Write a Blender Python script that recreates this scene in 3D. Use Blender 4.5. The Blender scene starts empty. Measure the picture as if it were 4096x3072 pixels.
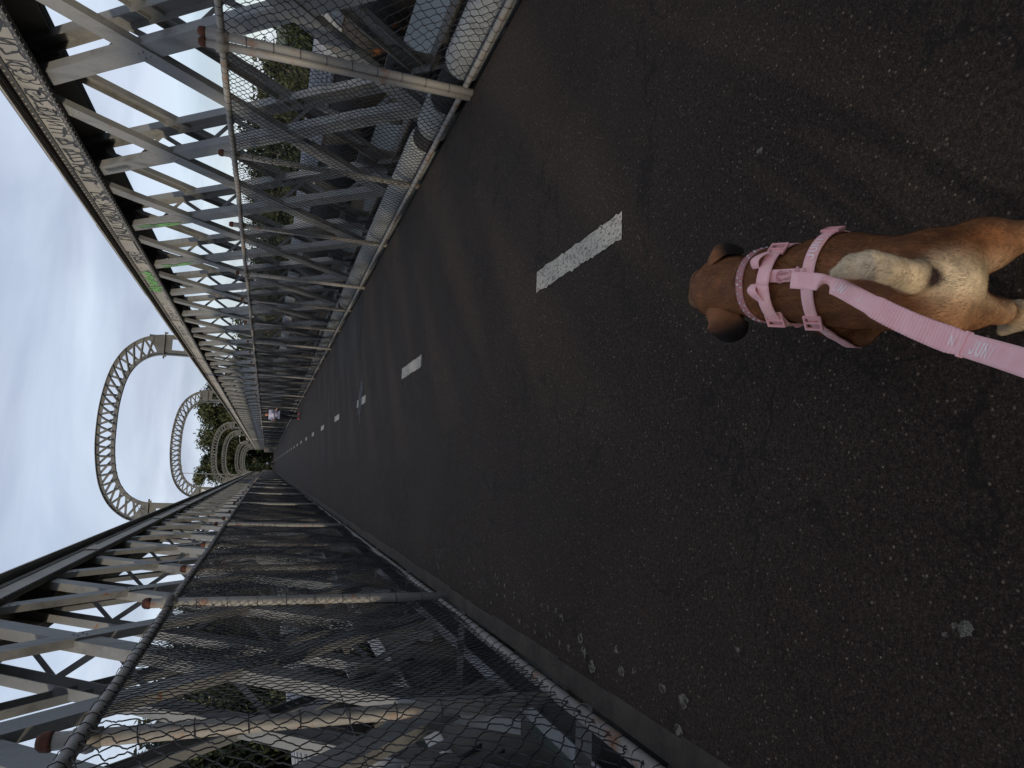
import bpy, math, random
import numpy as np
from mathutils import Vector, Matrix
R = math.radians
PI = math.pi
rng = np.random.default_rng(7)
random.seed(7)
scene = bpy.context.scene
COL = scene.collection

# ------------------------------------------------------------------ camera, sky, sun, exposure
H = 1.35
def cam_axes(pitch, yaw, roll):
    cp, sp, cy, sy = math.cos(pitch), math.sin(pitch), math.cos(yaw), math.sin(yaw)
    F = Vector((sy*cp, cy*cp, -sp)); Rt = Vector((cy, -sy, 0)); U = Rt.cross(F)
    cr, sr = math.cos(roll), math.sin(roll)
    return F, cr*Rt + sr*U, -sr*Rt + cr*U
F_, R_, U_ = cam_axes(0.3351, 0.1383, 0.0788)
cd = bpy.data.cameras.new('camera'); cam = bpy.data.objects.new('camera', cd); COL.objects.link(cam)
cd.sensor_fit = 'HORIZONTAL'; cd.sensor_width = 36.0; cd.lens = 36.0*2738.5/4096
cd.clip_start = 0.02; cd.clip_end = 3000
# the phone was held upright and the picture is stored on its side: world up points to the image's left
X_ = -U_; Y_ = R_; Z_ = -F_
cam.matrix_world = Matrix(((X_.x, Y_.x, Z_.x, 0), (X_.y, Y_.y, Z_.y, 0), (X_.z, Y_.z, Z_.z, H), (0, 0, 0, 1)))
scene.camera = cam

SUN_EL, SUN_AZ = 10.0, 225.0
world = bpy.data.worlds.new("World"); scene.world = world; world.use_nodes = True
nt = world.node_tree; nt.nodes.clear()
def N(nt, t, **kw):
    n = nt.nodes.new(t)
    for k, v in kw.items(): setattr(n, k, v)
    return n
out = N(nt, 'ShaderNodeOutputWorld'); bg = N(nt, 'ShaderNodeBackground'); bg.inputs['Strength'].default_value = 0.10
sky = N(nt, 'ShaderNodeTexSky', sky_type='NISHITA'); sky.sun_disc = False
sky.sun_elevation = R(SUN_EL); sky.sun_rotation = R(SUN_AZ)
tc = N(nt, 'ShaderNodeTexCoord'); sep = N(nt, 'ShaderNodeSeparateXYZ'); nt.links.new(tc.outputs['Generated'], sep.inputs[0])
def mth(nt, op, a, b=None, c=None):
    n = N(nt, 'ShaderNodeMath', operation=op)
    for i, v in enumerate((a, b, c)):
        if v is None: continue
        if isinstance(v, (int, float)): n.inputs[i].default_value = v
        else: nt.links.new(v, n.inputs[i])
    return n.outputs[0]
zz = mth(nt, 'ADD', mth(nt, 'MAXIMUM', sep.outputs['Z'], 0.0), 0.16)
cx = mth(nt, 'DIVIDE', sep.outputs['X'], zz); cy_ = mth(nt, 'DIVIDE', sep.outputs['Y'], zz)
cmb = N(nt, 'ShaderNodeCombineXYZ'); nt.links.new(cx, cmb.inputs[0]); nt.links.new(cy_, cmb.inputs[1])
n1 = N(nt, 'ShaderNodeTexNoise'); n1.inputs['Scale'].default_value = 1.1; n1.inputs['Detail'].default_value = 5; n1.inputs['Roughness'].default_value = 0.5; n1.inputs['Distortion'].default_value = 0.5
nt.links.new(cmb.outputs[0], n1.inputs['Vector'])
cr1 = N(nt, 'ShaderNodeValToRGB'); nt.links.new(n1.outputs['Fac'], cr1.inputs[0])
e = cr1.color_ramp.elements; e[0].position = 0.38; e[0].color = (4.5, 5.1, 6.5, 1); e[1].position = 0.62; e[1].color = (6.9, 7.7, 9.2, 1)
n2 = N(nt, 'ShaderNodeTexNoise'); n2.inputs['Scale'].default_value = 0.45; n2.inputs['Detail'].default_value = 3
nt.links.new(cmb.outputs[0], n2.inputs['Vector'])
cr2 = N(nt, 'ShaderNodeValToRGB'); nt.links.new(n2.outputs['Fac'], cr2.inputs[0])
e = cr2.color_ramp.elements; e[0].position = 0.35; e[0].color = (0.72, 0.72, 0.72, 1); e[1].position = 0.6; e[1].color = (0.97, 0.97, 0.97, 1)
mx = N(nt, 'ShaderNodeMix', data_type='RGBA'); nt.links.new(cr2.outputs[0], mx.inputs[0])
sk2 = N(nt, 'ShaderNodeMix', data_type='RGBA', blend_type='MULTIPLY'); sk2.inputs[0].default_value = 1; nt.links.new(sky.outputs[0], sk2.inputs[6]); sk2.inputs[7].default_value = (2.2, 2.3, 2.5, 1)
nt.links.new(sk2.outputs[2], mx.inputs[6]); nt.links.new(cr1.outputs[0], mx.inputs[7])
nt.links.new(mx.outputs[2], bg.inputs['Color']); nt.links.new(bg.outputs[0], out.inputs[0])

sd = bpy.data.lights.new('sun', 'SUN'); sun = bpy.data.objects.new('sun', sd); COL.objects.link(sun)
sd.energy = 2.5; sd.angle = R(2.6); sd.color = (1.0, 0.86, 0.66)
el = R(SUN_EL); a_ = R(SUN_AZ)
sdir = Vector((math.sin(a_)*math.cos(el), math.cos(a_)*math.cos(el), math.sin(el)))
sun.rotation_euler = (-sdir).to_track_quat('-Z', 'Y').to_euler()
scene.view_settings.view_transform = 'Standard'; scene.view_settings.look = 'None'
scene.view_settings.exposure = 0.0; scene.view_settings.gamma = 1.0

# ------------------------------------------------------------------ helpers
def link(o, parent=None):
    COL.objects.link(o)
    if parent is not None: o.parent = parent
    return o
def tag(o, label=None, cat=None, group=None, kind=None):
    if label: o['label'] = label
    if cat: o['category'] = cat
    if group: o['group'] = group
    if kind: o['kind'] = kind
    return o
def empty(name, loc=(0, 0, 0), **kw):
    o = bpy.data.objects.new(name, None); link(o); o.location = loc; return tag(o, **kw)
class MB:
    """collects boxes, bars, tubes; build() links them as one mesh object"""
    def __init__(s): s.v = []; s.f = []; s.mi = []; s.cur = 0
    def add(s, vs, fs):
        b = len(s.v); s.v.extend([tuple(map(float, p)) for p in vs])
        for f in fs: s.f.append(tuple(b+i for i in f)); s.mi.append(s.cur)
    def box(s, x0, x1, y0, y1, z0, z1):
        s.add([(x, y, z) for x in (x0, x1) for y in (y0, y1) for z in (z0, z1)],
              [(0, 1, 3, 2), (4, 6, 7, 5), (0, 4, 5, 1), (2, 3, 7, 6), (0, 2, 6, 4), (1, 5, 7, 3)])
    def bar(s, a, b, side, nrm, w, t, w2=None):
        """box from a to b, width w along side, thickness t along nrm"""
        a = np.array(a, float); b = np.array(b, float); side = np.array(side, float); nrm = np.array(nrm, float)
        w2 = w if w2 is None else w2
        vs = []
        for p, ww in ((a, w), (b, w2)):
            for i, j in ((-1, -1), (1, -1), (1, 1), (-1, 1)): vs.append(p + side*ww/2*i + nrm*t/2*j)
        s.add(vs, [(0, 3, 2, 1), (4, 5, 6, 7), (0, 1, 5, 4), (1, 2, 6, 5), (2, 3, 7, 6), (3, 0, 4, 7)])
    def tube(s, pts, r, n=8, cap=True, rs=None):
        pts = np.array(pts, float); m = len(pts); T = np.gradient(pts, axis=0); T /= np.linalg.norm(T, axis=1)[:, None] + 1e-12
        ref = np.array([0, 0, 1.0]) if abs(T[0][2]) < 0.9 else np.array([1.0, 0, 0])
        vs = []
        for i in range(m):
            a = np.cross(T[i], ref); a /= np.linalg.norm(a); b = np.cross(T[i], a); rr = r if rs is None else rs[i]
            for k in range(n):
                th = 2*PI*k/n; vs.append(pts[i] + rr*(math.cos(th)*a + math.sin(th)*b))
        fs = [(i*n+k, i*n+(k+1) % n, (i+1)*n+(k+1) % n, (i+1)*n+k) for i in range(m-1) for k in range(n)]
        if cap: fs += [tuple(range(n))[::-1], tuple((m-1)*n+k for k in range(n))]
        s.add(vs, fs)
    def dome(s, c, r, axis, h=None):
        """low rivet head"""
        c = np.array(c, float); ax = np.array(axis, float); ref = np.array([0, 0, 1.0]) if abs(ax[2]) < .9 else np.array([1.0, 0, 0])
        a = np.cross(ax, ref); a /= np.linalg.norm(a); b = np.cross(ax, a); h = h or r*.7
        vs = [c + r*(math.cos(k*PI/3)*a + math.sin(k*PI/3)*b) for k in range(6)] + [c + ax*h*.8 + r*.6*(math.cos(k*PI/3)*a + math.sin(k*PI/3)*b) for k in range(6)] + [c + ax*h]
        s.add(vs, [(k, (k+1) % 6, 6+(k+1) % 6, 6+k) for k in range(6)] + [(6+k, 6+(k+1) % 6, 12) for k in range(6)])
    def build(s, name, mats, parent=None, smooth=False):
        me = bpy.data.meshes.new(name); me.from_pydata(s.v, [], s.f); me.update()
        if not isinstance(mats, (list, tuple)): mats = [mats]
        for m in mats: me.materials.append(m)
        if len(mats) > 1: me.polygons.foreach_set('material_index', s.mi)
        if smooth: me.polygons.foreach_set('use_smooth', [True]*len(me.polygons))
        o = bpy.data.objects.new(name, me); return link(o, parent)
def np_mesh(name, V, Fq, mat, parent=None, smooth=False, col=None):
    """mesh from numpy arrays (all faces the same size)"""
    me = bpy.data.meshes.new(name); n = Fq.shape[1]
    me.vertices.add(len(V)); me.vertices.foreach_set('co', V.astype(np.float32).ravel())
    me.loops.add(Fq.size); me.loops.foreach_set('vertex_index', Fq.astype(np.int32).ravel())
    me.polygons.add(len(Fq)); me.polygons.foreach_set('loop_start', np.arange(0, Fq.size, n, dtype=np.int32))
    me.polygons.foreach_set('loop_total', np.full(len(Fq), n, np.int32))
    if smooth: me.polygons.foreach_set('use_smooth', np.ones(len(Fq), bool))
    me.update(calc_edges=True); me.validate()
    if mat is not None: me.materials.append(mat)
    if col is not None:
        at = me.color_attributes.new('tint', 'FLOAT_COLOR', 'POINT')
        at.data.foreach_set('color', np.concatenate([col, np.ones((len(col), 1))], 1).astype(np.float32).ravel())
    o = bpy.data.objects.new(name, me); return link(o, parent)

# ------------------------------------------------------------------ materials
def new_mat(name, rough=0.7, base=(0.5, 0.5, 0.5), metal=0.0, spec=0.5):
    m = bpy.data.materials.new(name); m.use_nodes = True; nt = m.node_tree
    b = nt.nodes['Principled BSDF']; b.inputs['Base Color'].default_value = (*base, 1)
    b.inputs['Roughness'].default_value = rough; b.inputs['Metallic'].default_value = metal
    b.inputs['Specular IOR Level'].default_value = spec
    return m, nt, b
def noise(nt, scale, detail=4, rough=0.55, vec=None, mapscale=None, dist=0.0, space='Object'):
    n = N(nt, 'ShaderNodeTexNoise'); n.inputs['Scale'].default_value = scale; n.inputs['Detail'].default_value = detail
    n.inputs['Roughness'].default_value = rough; n.inputs['Distortion'].default_value = dist
    if vec is None:
        t = N(nt, 'ShaderNodeTexCoord'); vec = t.outputs[space]
    if mapscale:
        mp = N(nt, 'ShaderNodeMapping'); mp.inputs['Scale'].default_value = mapscale; nt.links.new(vec, mp.inputs[0]); vec = mp.outputs[0]
    nt.links.new(vec, n.inputs['Vector']); return n.outputs['Fac']
def ramp(nt, fac, stops):
    r = N(nt, 'ShaderNodeValToRGB'); nt.links.new(fac, r.inputs[0]); els = r.color_ramp.elements
    while len(els) < len(stops): els.new(0.5)
    for e, (p, c) in zip(els, stops):
        e.position = p; e.color = (*c, 1) if len(c) == 3 else c
    return r.outputs[0]
def mixc(nt, fac, a, b, mode='MIX'):
    m = N(nt, 'ShaderNodeMix', data_type='RGBA', blend_type=mode)
    for sock, v in ((m.inputs[0], fac), (m.inputs[6], a), (m.inputs[7], b)):
        if isinstance(v, (int, float)): sock.default_value = v
        elif isinstance(v, tuple): sock.default_value = (*v, 1) if len(v) == 3 else v
        else: nt.links.new(v, sock)
    return m.outputs[2]
def bump(nt, b, h, strength=0.3, dist=0.01):
    bp = N(nt, 'ShaderNodeBump'); bp.inputs['Strength'].default_value = strength; bp.inputs['Distance'].default_value = dist
    nt.links.new(h, bp.inputs['Height']); nt.links.new(bp.outputs[0], b.inputs['Normal'])

def painted_steel(name, c1, c2, grime=(0.06, 0.055, 0.05), gr=(0.60, 0.72), rust=(0.70, 0.76)):
    m, nt, b = new_mat(name, 0.62)
    base = ramp(nt, noise(nt, 1.3, 5), [(0.3, c1), (0.7, c2)])
    g = ramp(nt, noise(nt, 3.0, 8, 0.65, mapscale=(1, 1.0, 0.35)), [(gr[0], (0, 0, 0)), (gr[1], (0.75, 0.75, 0.75))])
    c = mixc(nt, g, base, grime)
    r = ramp(nt, noise(nt, 5.0, 6, 0.7), [(rust[0], (0, 0, 0)), (rust[1], (1, 1, 1))])
    c = mixc(nt, r, c, (0.22, 0.085, 0.03))
    fine = ramp(nt, noise(nt, 60, 3), [(0.3, (0.88, 0.88, 0.88)), (0.7, (1.05, 1.05, 1.05))])
    c = mixc(nt, 1.0, c, fine, 'MULTIPLY')
    nt.links.new(c, b.inputs['Base Color']); bump(nt, b, noise(nt, 25, 5), 0.15, 0.004)
    return m
M_steel = painted_steel('girder_paint', (0.160, 0.168, 0.175), (0.245, 0.243, 0.23), gr=(0.53, 0.74), rust=(0.655, 0.72))
M_chord = painted_steel('chord_paint', (0.24, 0.228, 0.205), (0.36, 0.335, 0.29), gr=(0.56, 0.74))
M_dark = painted_steel('grimy_paint', (0.050, 0.050, 0.050), (0.085, 0.083, 0.078), gr=(0.5, 0.7))
M_arch = painted_steel('arch_paint', (0.095, 0.096, 0.092), (0.165, 0.162, 0.15), gr=(0.52, 0.72), rust=(0.68, 0.78))
M_galv = painted_steel('fence_pipe_paint', (0.18, 0.177, 0.168), (0.27, 0.25, 0.22), rust=(0.55, 0.68), gr=(0.60, 0.85))
M_rust = new_mat('rusty_iron', 0.9)[0]
_nt = M_rust.node_tree; _nt.links.new(ramp(_nt, noise(_nt, 40, 5), [(0.3, (0.04, 0.014, 0.010)), (0.7, (0.115, 0.036, 0.020))]), _nt.nodes['Principled BSDF'].inputs['Base Color'])
M_wire = new_mat('netting_wire', 0.6, (0.010, 0.010, 0.013))[0]
M_graf = new_mat('graffiti_black', 0.6, (0.03, 0.03, 0.032))[0]
M_green = new_mat('graffiti_green', 0.7)[0]
_nt = M_green.node_tree; _nt.links.new(ramp(_nt, noise(_nt, 14, 4), [(0.35, (0.16, 0.36, 0.12)), (0.65, (0.10, 0.26, 0.08))]), _nt.nodes['Principled BSDF'].inputs['Base Color'])
M_whitegraf = new_mat('graffiti_white', 0.7, (0.6, 0.58, 0.55))[0]
M_black = new_mat('black_rubber', 0.75, (0.012, 0.012, 0.013))[0]

# pipe paint (pale grey) and bitumen wrap
M_pipe, nt, b = new_mat('pipe_paint', 0.6)
c = ramp(nt, noise(nt, 2.5, 6, 0.6), [(0.3, (0.22, 0.228, 0.222)), (0.7, (0.32, 0.325, 0.31))])
c = mixc(nt, ramp(nt, noise(nt, 5, 6, 0.7, mapscale=(1, 1, 0.3)), [(0.58, (0, 0, 0)), (0.75, (0.7, 0.7, 0.7))]), c, (0.12, 0.115, 0.10)); nt.links.new(c, b.inputs['Base Color'])
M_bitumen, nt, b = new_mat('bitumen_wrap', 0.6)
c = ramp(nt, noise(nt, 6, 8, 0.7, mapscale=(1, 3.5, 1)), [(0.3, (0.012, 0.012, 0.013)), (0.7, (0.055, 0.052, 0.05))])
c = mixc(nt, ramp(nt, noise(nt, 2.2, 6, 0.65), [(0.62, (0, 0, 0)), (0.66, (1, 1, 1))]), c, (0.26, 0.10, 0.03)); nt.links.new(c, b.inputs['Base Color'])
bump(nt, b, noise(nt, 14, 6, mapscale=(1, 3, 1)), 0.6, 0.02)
M_skylit, nt, b = new_mat('painted_skylight', 0.85)  # pale bluish colour painting skylight on the big pipes' upper sides
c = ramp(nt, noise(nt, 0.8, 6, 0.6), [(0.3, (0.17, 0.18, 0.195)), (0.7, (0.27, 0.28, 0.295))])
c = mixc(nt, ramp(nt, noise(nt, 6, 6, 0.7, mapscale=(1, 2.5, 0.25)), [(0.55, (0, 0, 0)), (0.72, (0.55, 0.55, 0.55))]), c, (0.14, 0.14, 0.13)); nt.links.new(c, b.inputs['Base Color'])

# asphalt
M_asph, nt, b = new_mat('asphalt', 0.85, spec=0.25)
t = N(nt, 'ShaderNodeTexCoord'); V = t.outputs['Object']
base = ramp(nt, noise(nt, 1.1, 6, 0.6, V), [(0.3, (0.0155, 0.0120, 0.0095)), (0.72, (0.027, 0.0212, 0.0172))])
bl = ramp(nt, noise(nt, 0.55, 4, 0.5, V), [(0.45, (1, 1, 1)), (0.62, (0.82, 0.88, 0.93))]); base = mixc(nt, 1.0, base, bl, 'MULTIPLY')
brn = ramp(nt, noise(nt, 2.6, 5, 0.6, V, dist=1.0), [(0.60, (0, 0, 0)), (0.75, (0.5, 0.5, 0.5))]); base = mixc(nt, brn, base, (0.036, 0.0255, 0.0185))
fine = ramp(nt, noise(nt, 190, 4, 0.75, V), [(0.30, (0.30, 0.30, 0.30)), (0.5, (0.95, 0.95, 0.95)), (0.70, (2.3, 2.25, 2.15))]); base = mixc(nt, 1.0, base, fine, 'MULTIPLY')
def specks(scale, thr, col, base, keep):
    vo = N(nt, 'ShaderNodeTexVoronoi'); vo.inputs['Scale'].default_value = scale; nt.links.new(V, vo.inputs['Vector'])
    d = ramp(nt, vo.outputs['Distance'], [(thr*0.7, (1, 1, 1)), (thr, (0, 0, 0))])
    sp = N(nt, 'ShaderNodeSeparateColor'); nt.links.new(vo.outputs['Color'], sp.inputs[0])
    k = mth(nt, 'GREATER_THAN', sp.outputs[0], keep)
    f = mth(nt, 'MULTIPLY', mth(nt, 'MULTIPLY', d, k), sp.outputs[1])
    return mixc(nt, f, base, col)
mid_ = ramp(nt, noise(nt, 75, 3, 0.6, V), [(0.36, (0.62, 0.62, 0.62)), (0.5, (1.1, 1.1, 1.1)), (0.64, (1.75, 1.72, 1.66))]); base = mixc(nt, 1.0, base, mid_, 'MULTIPLY')
base = specks(210, 0.40, (0.060, 0.056, 0.052), base, 0.30)
base = specks(120, 0.34, (0.075, 0.070, 0.065), base, 0.45)
base = specks(75, 0.30, (0.17, 0.155, 0.13), base, 0.78)
base = specks(44, 0.13, (0.26, 0.24, 0.20), base, 0.90)
ck = N(nt, 'ShaderNodeTexVoronoi', feature='DISTANCE_TO_EDGE'); ck.inputs['Scale'].default_value = 1.6
nv = N(nt, 'ShaderNodeTexNoise'); nv.inputs['Scale'].default_value = 7; nv.inputs['Detail'].default_value = 6; nt.links.new(V, nv.inputs['Vector'])
va = N(nt, 'ShaderNodeVectorMath', operation='SCALE'); va.inputs['Scale'].default_value = 0.35; nt.links.new(nv.outputs['Color'], va.inputs[0])
vb = N(nt, 'ShaderNodeVectorMath', operation='ADD'); nt.links.new(V, vb.inputs[0]); nt.links.new(va.outputs[0], vb.inputs[1]); nt.links.new(vb.outputs[0], ck.inputs['Vector'])
ckf = ramp(nt, ck.outputs['Distance'], [(0.0, (0.8, 0.8, 0.8)), (0.022, (0, 0, 0))])
ckm = mth(nt, 'MULTIPLY', ckf, ramp(nt, noise(nt, 0.9, 3, 0.5, V), [(0.42, (0, 0, 0)), (0.52, (1, 1, 1))]))
base = mixc(nt, ckm, base, (0.008, 0.008, 0.008))
base = mixc(nt, 1.0, base, (1.22, 1.02, 0.85), 'MULTIPLY')
nt.links.new(base, b.inputs['Base Color'])
bump(nt, b, noise(nt, 120, 6, 0.75, V), 1.0, 0.006)
# worn road paint
M_line, nt, b = new_mat('worn_road_paint', 0.8)
w1 = ramp(nt, noise(nt, 75, 8, 0.8, mapscale=(1, 0.6, 1)), [(0.50, (1, 1, 1)), (0.60, (0, 0, 0))])
c = mixc(nt, w1, (0.05, 0.047, 0.043), ramp(nt, noise(nt, 3, 3), [(0.3, (0.42, 0.375, 0.30)), (0.7, (0.55, 0.50, 0.40))])); nt.links.new(c, b.inputs['Base Color'])
# lip concrete
M_lip, nt, b = new_mat('grimy_concrete', 0.9)
c = ramp(nt, noise(nt, 5, 8, 0.7), [(0.3, (0.026, 0.020, 0.015)), (0.7, (0.080, 0.063, 0.047))]); nt.links.new(c, b.inputs['Base Color']); bump(nt, b, noise(nt, 60, 6, 0.7), 0.8, 0.01)
M_patch, nt, b = new_mat('smooth_asphalt_patch', 0.85, spec=.25)
c = ramp(nt, noise(nt, 2, 5), [(0.3, (0.026, 0.0225, 0.020)), (0.7, (0.033, 0.029, 0.026))]); nt.links.new(c, b.inputs['Base Color'])
M_spot, _nt, _b = new_mat('dried_white_droppings', 0.9, (.16, .145, .115))
_tc = N(_nt, 'ShaderNodeTexCoord'); _nt.links.new(ramp(_nt, noise(_nt, 45, 6, .75, _tc.outputs['Object']), [(.42, (0, 0, 0)), (.56, (.85, .85, .85))]), _b.inputs['Alpha'])

# ------------------------------------------------------------------ bridge layout constants
XC = 1.115; XR, XL = 3.07, -0.86
P0, PP = 7.65, 2.23          # a panel point and the panel length
YEND = 168.0; Y0 = -12.0
HN, HF = 2.515, 2.985        # near and far lattice planes, measured from the middle of the path

# path slab, lip, markings
mb = MB(); mb.box(XL, XR, Y0, 215, -0.16, 0.0); o = mb.build('path', M_asph); tag(o, kind='structure')
mb = MB()
n = 360; ys = np.linspace(Y0, YEND, n)
for i in range(0, n-1):
    j = 0.007*math.sin(i*1.7)+0.005*math.sin(i*0.53)
    mb.box(XL-0.085+j*0.3, XL+0.018+j, ys[i]+(0.004 if i % 9 == 0 else 0), ys[i+1], -0.14, 0.006)
o = mb.build('kerb_strip', M_lip); tag(o, kind='structure')
mb = MB()
def quad(mb, pts, z): mb.add([(p[0], p[1], z) for p in pts], [tuple(range(len(pts)))])
k = 0
y = 2.49-4.03*2
while y < YEND:
    L = 0.98 if abs(y-2.49) < 1 else 1.03
    # ragged worn outline
    m = 40; rr = np.random.default_rng(int(y*10)+99)
    xl = 1.005 + rr.normal(0, 0.004, m); xr = 1.125 + rr.normal(0, 0.004, m)
    yy = np.linspace(y, y+L, m)
    for i in range(m-1):
        if abs(y-10.55) < 0.3 and 0.45 < (yy[i]-y) < 0.80: continue
        mb.add([(xl[i], yy[i], .004), (xr[i], yy[i], .004), (xr[i+1], yy[i+1], .004), (xl[i+1], yy[i+1], .004)], [(0, 1, 2, 3)])
    y += 4.03
o = mb.build('lane_markings', M_line); tag(o, kind='structure')
# smooth repair patch near the right fence and black scorched smear across the third dash
mb = MB(); quad(mb, [(1.86, 14.3), (1.93, 12.3), (2.2, 11.75), (3.05, 11.7), (3.05, 16.4), (2.6, 16.2)], 0.004)
o = mb.build('path_patch', M_patch); tag(o, kind='structure')
mb = MB(); rr = np.random.default_rng(5)
for i in range(26):
    x0 = 0.72+rr.random()*0.55; y0 = 11.12+rr.normal(0, 0.12); L = 0.08+rr.random()*0.25
    quad(mb, [(x0, y0-.012), (x0+L, y0-.02), (x0+L*1.1, y0+.01), (x0+.02, y0+.02)], 0.0045+i*0.00005)
o = mb.build('tar_smear', new_mat('tar', 0.5, (0.010, 0.010, 0.013))[0]); tag(o, kind='structure')
# dried white spots
mb = MB(); rr = np.random.default_rng(11)
spots = [(-.77, 2.94, .02), (-.70, 2.82, .025), (-.75, 2.78, .03), (-.79, 2.70, .03), (-.67, 2.49, .02), (-.74, 2.45, .022), (-.71, 2.35, .016), (-.72, 2.16, .022), (-.72, 2.03, .026), (-.82, 2.06, .022), (-.49, 1.75, .011), (-.28, 1.04, .02), (-.3, 1.08, .008), (1.0, 1.62, .014)]
spots += [(-0.79+rr.random()*0.22, 3.0+rr.random()*rr.random()*7, 0.004+rr.random()**2*0.014) for i in range(150)]
spots += [(2.75+rr.random()*0.28, 4.0+rr.random()*6, 0.006+rr.random()*0.009) for i in range(45)]
for i, (sx, sy, r) in enumerate(spots):
    m = 11; pts = [(sx+r*(0.55+0.6*rr.random())*math.cos(2*PI*q/m), sy+1.3*r*(0.55+0.6*rr.random())*math.sin(2*PI*q/m)) for q in range(m)]
    quad(mb, pts, 0.004+0.00002*i)
o = mb.build('path_spots', M_spot); tag(o, kind='structure')
# deck beams under the path
root = empty('deck_frame', (XC, 0, -0.5), label='dark steel floor beams and stringers carrying the path', cat='deck frame')
mb = MB(); k = -8
while P0+k*PP < YEND:
    y = P0+k*PP; mb.box(-HF-.1, HF+.1, y-0.09, y+0.09, 0.5-0.62, 0.5-0.20); k += 1
mb.build('floor_beams', M_dark, root)
mb = MB()
for x in (-1.7, -0.6, 0.6, 1.7): mb.box(x-.08, x+.08, Y0, YEND, 0.5-.50, 0.5-.165)
mb.build('stringers', M_dark, root)

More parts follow.
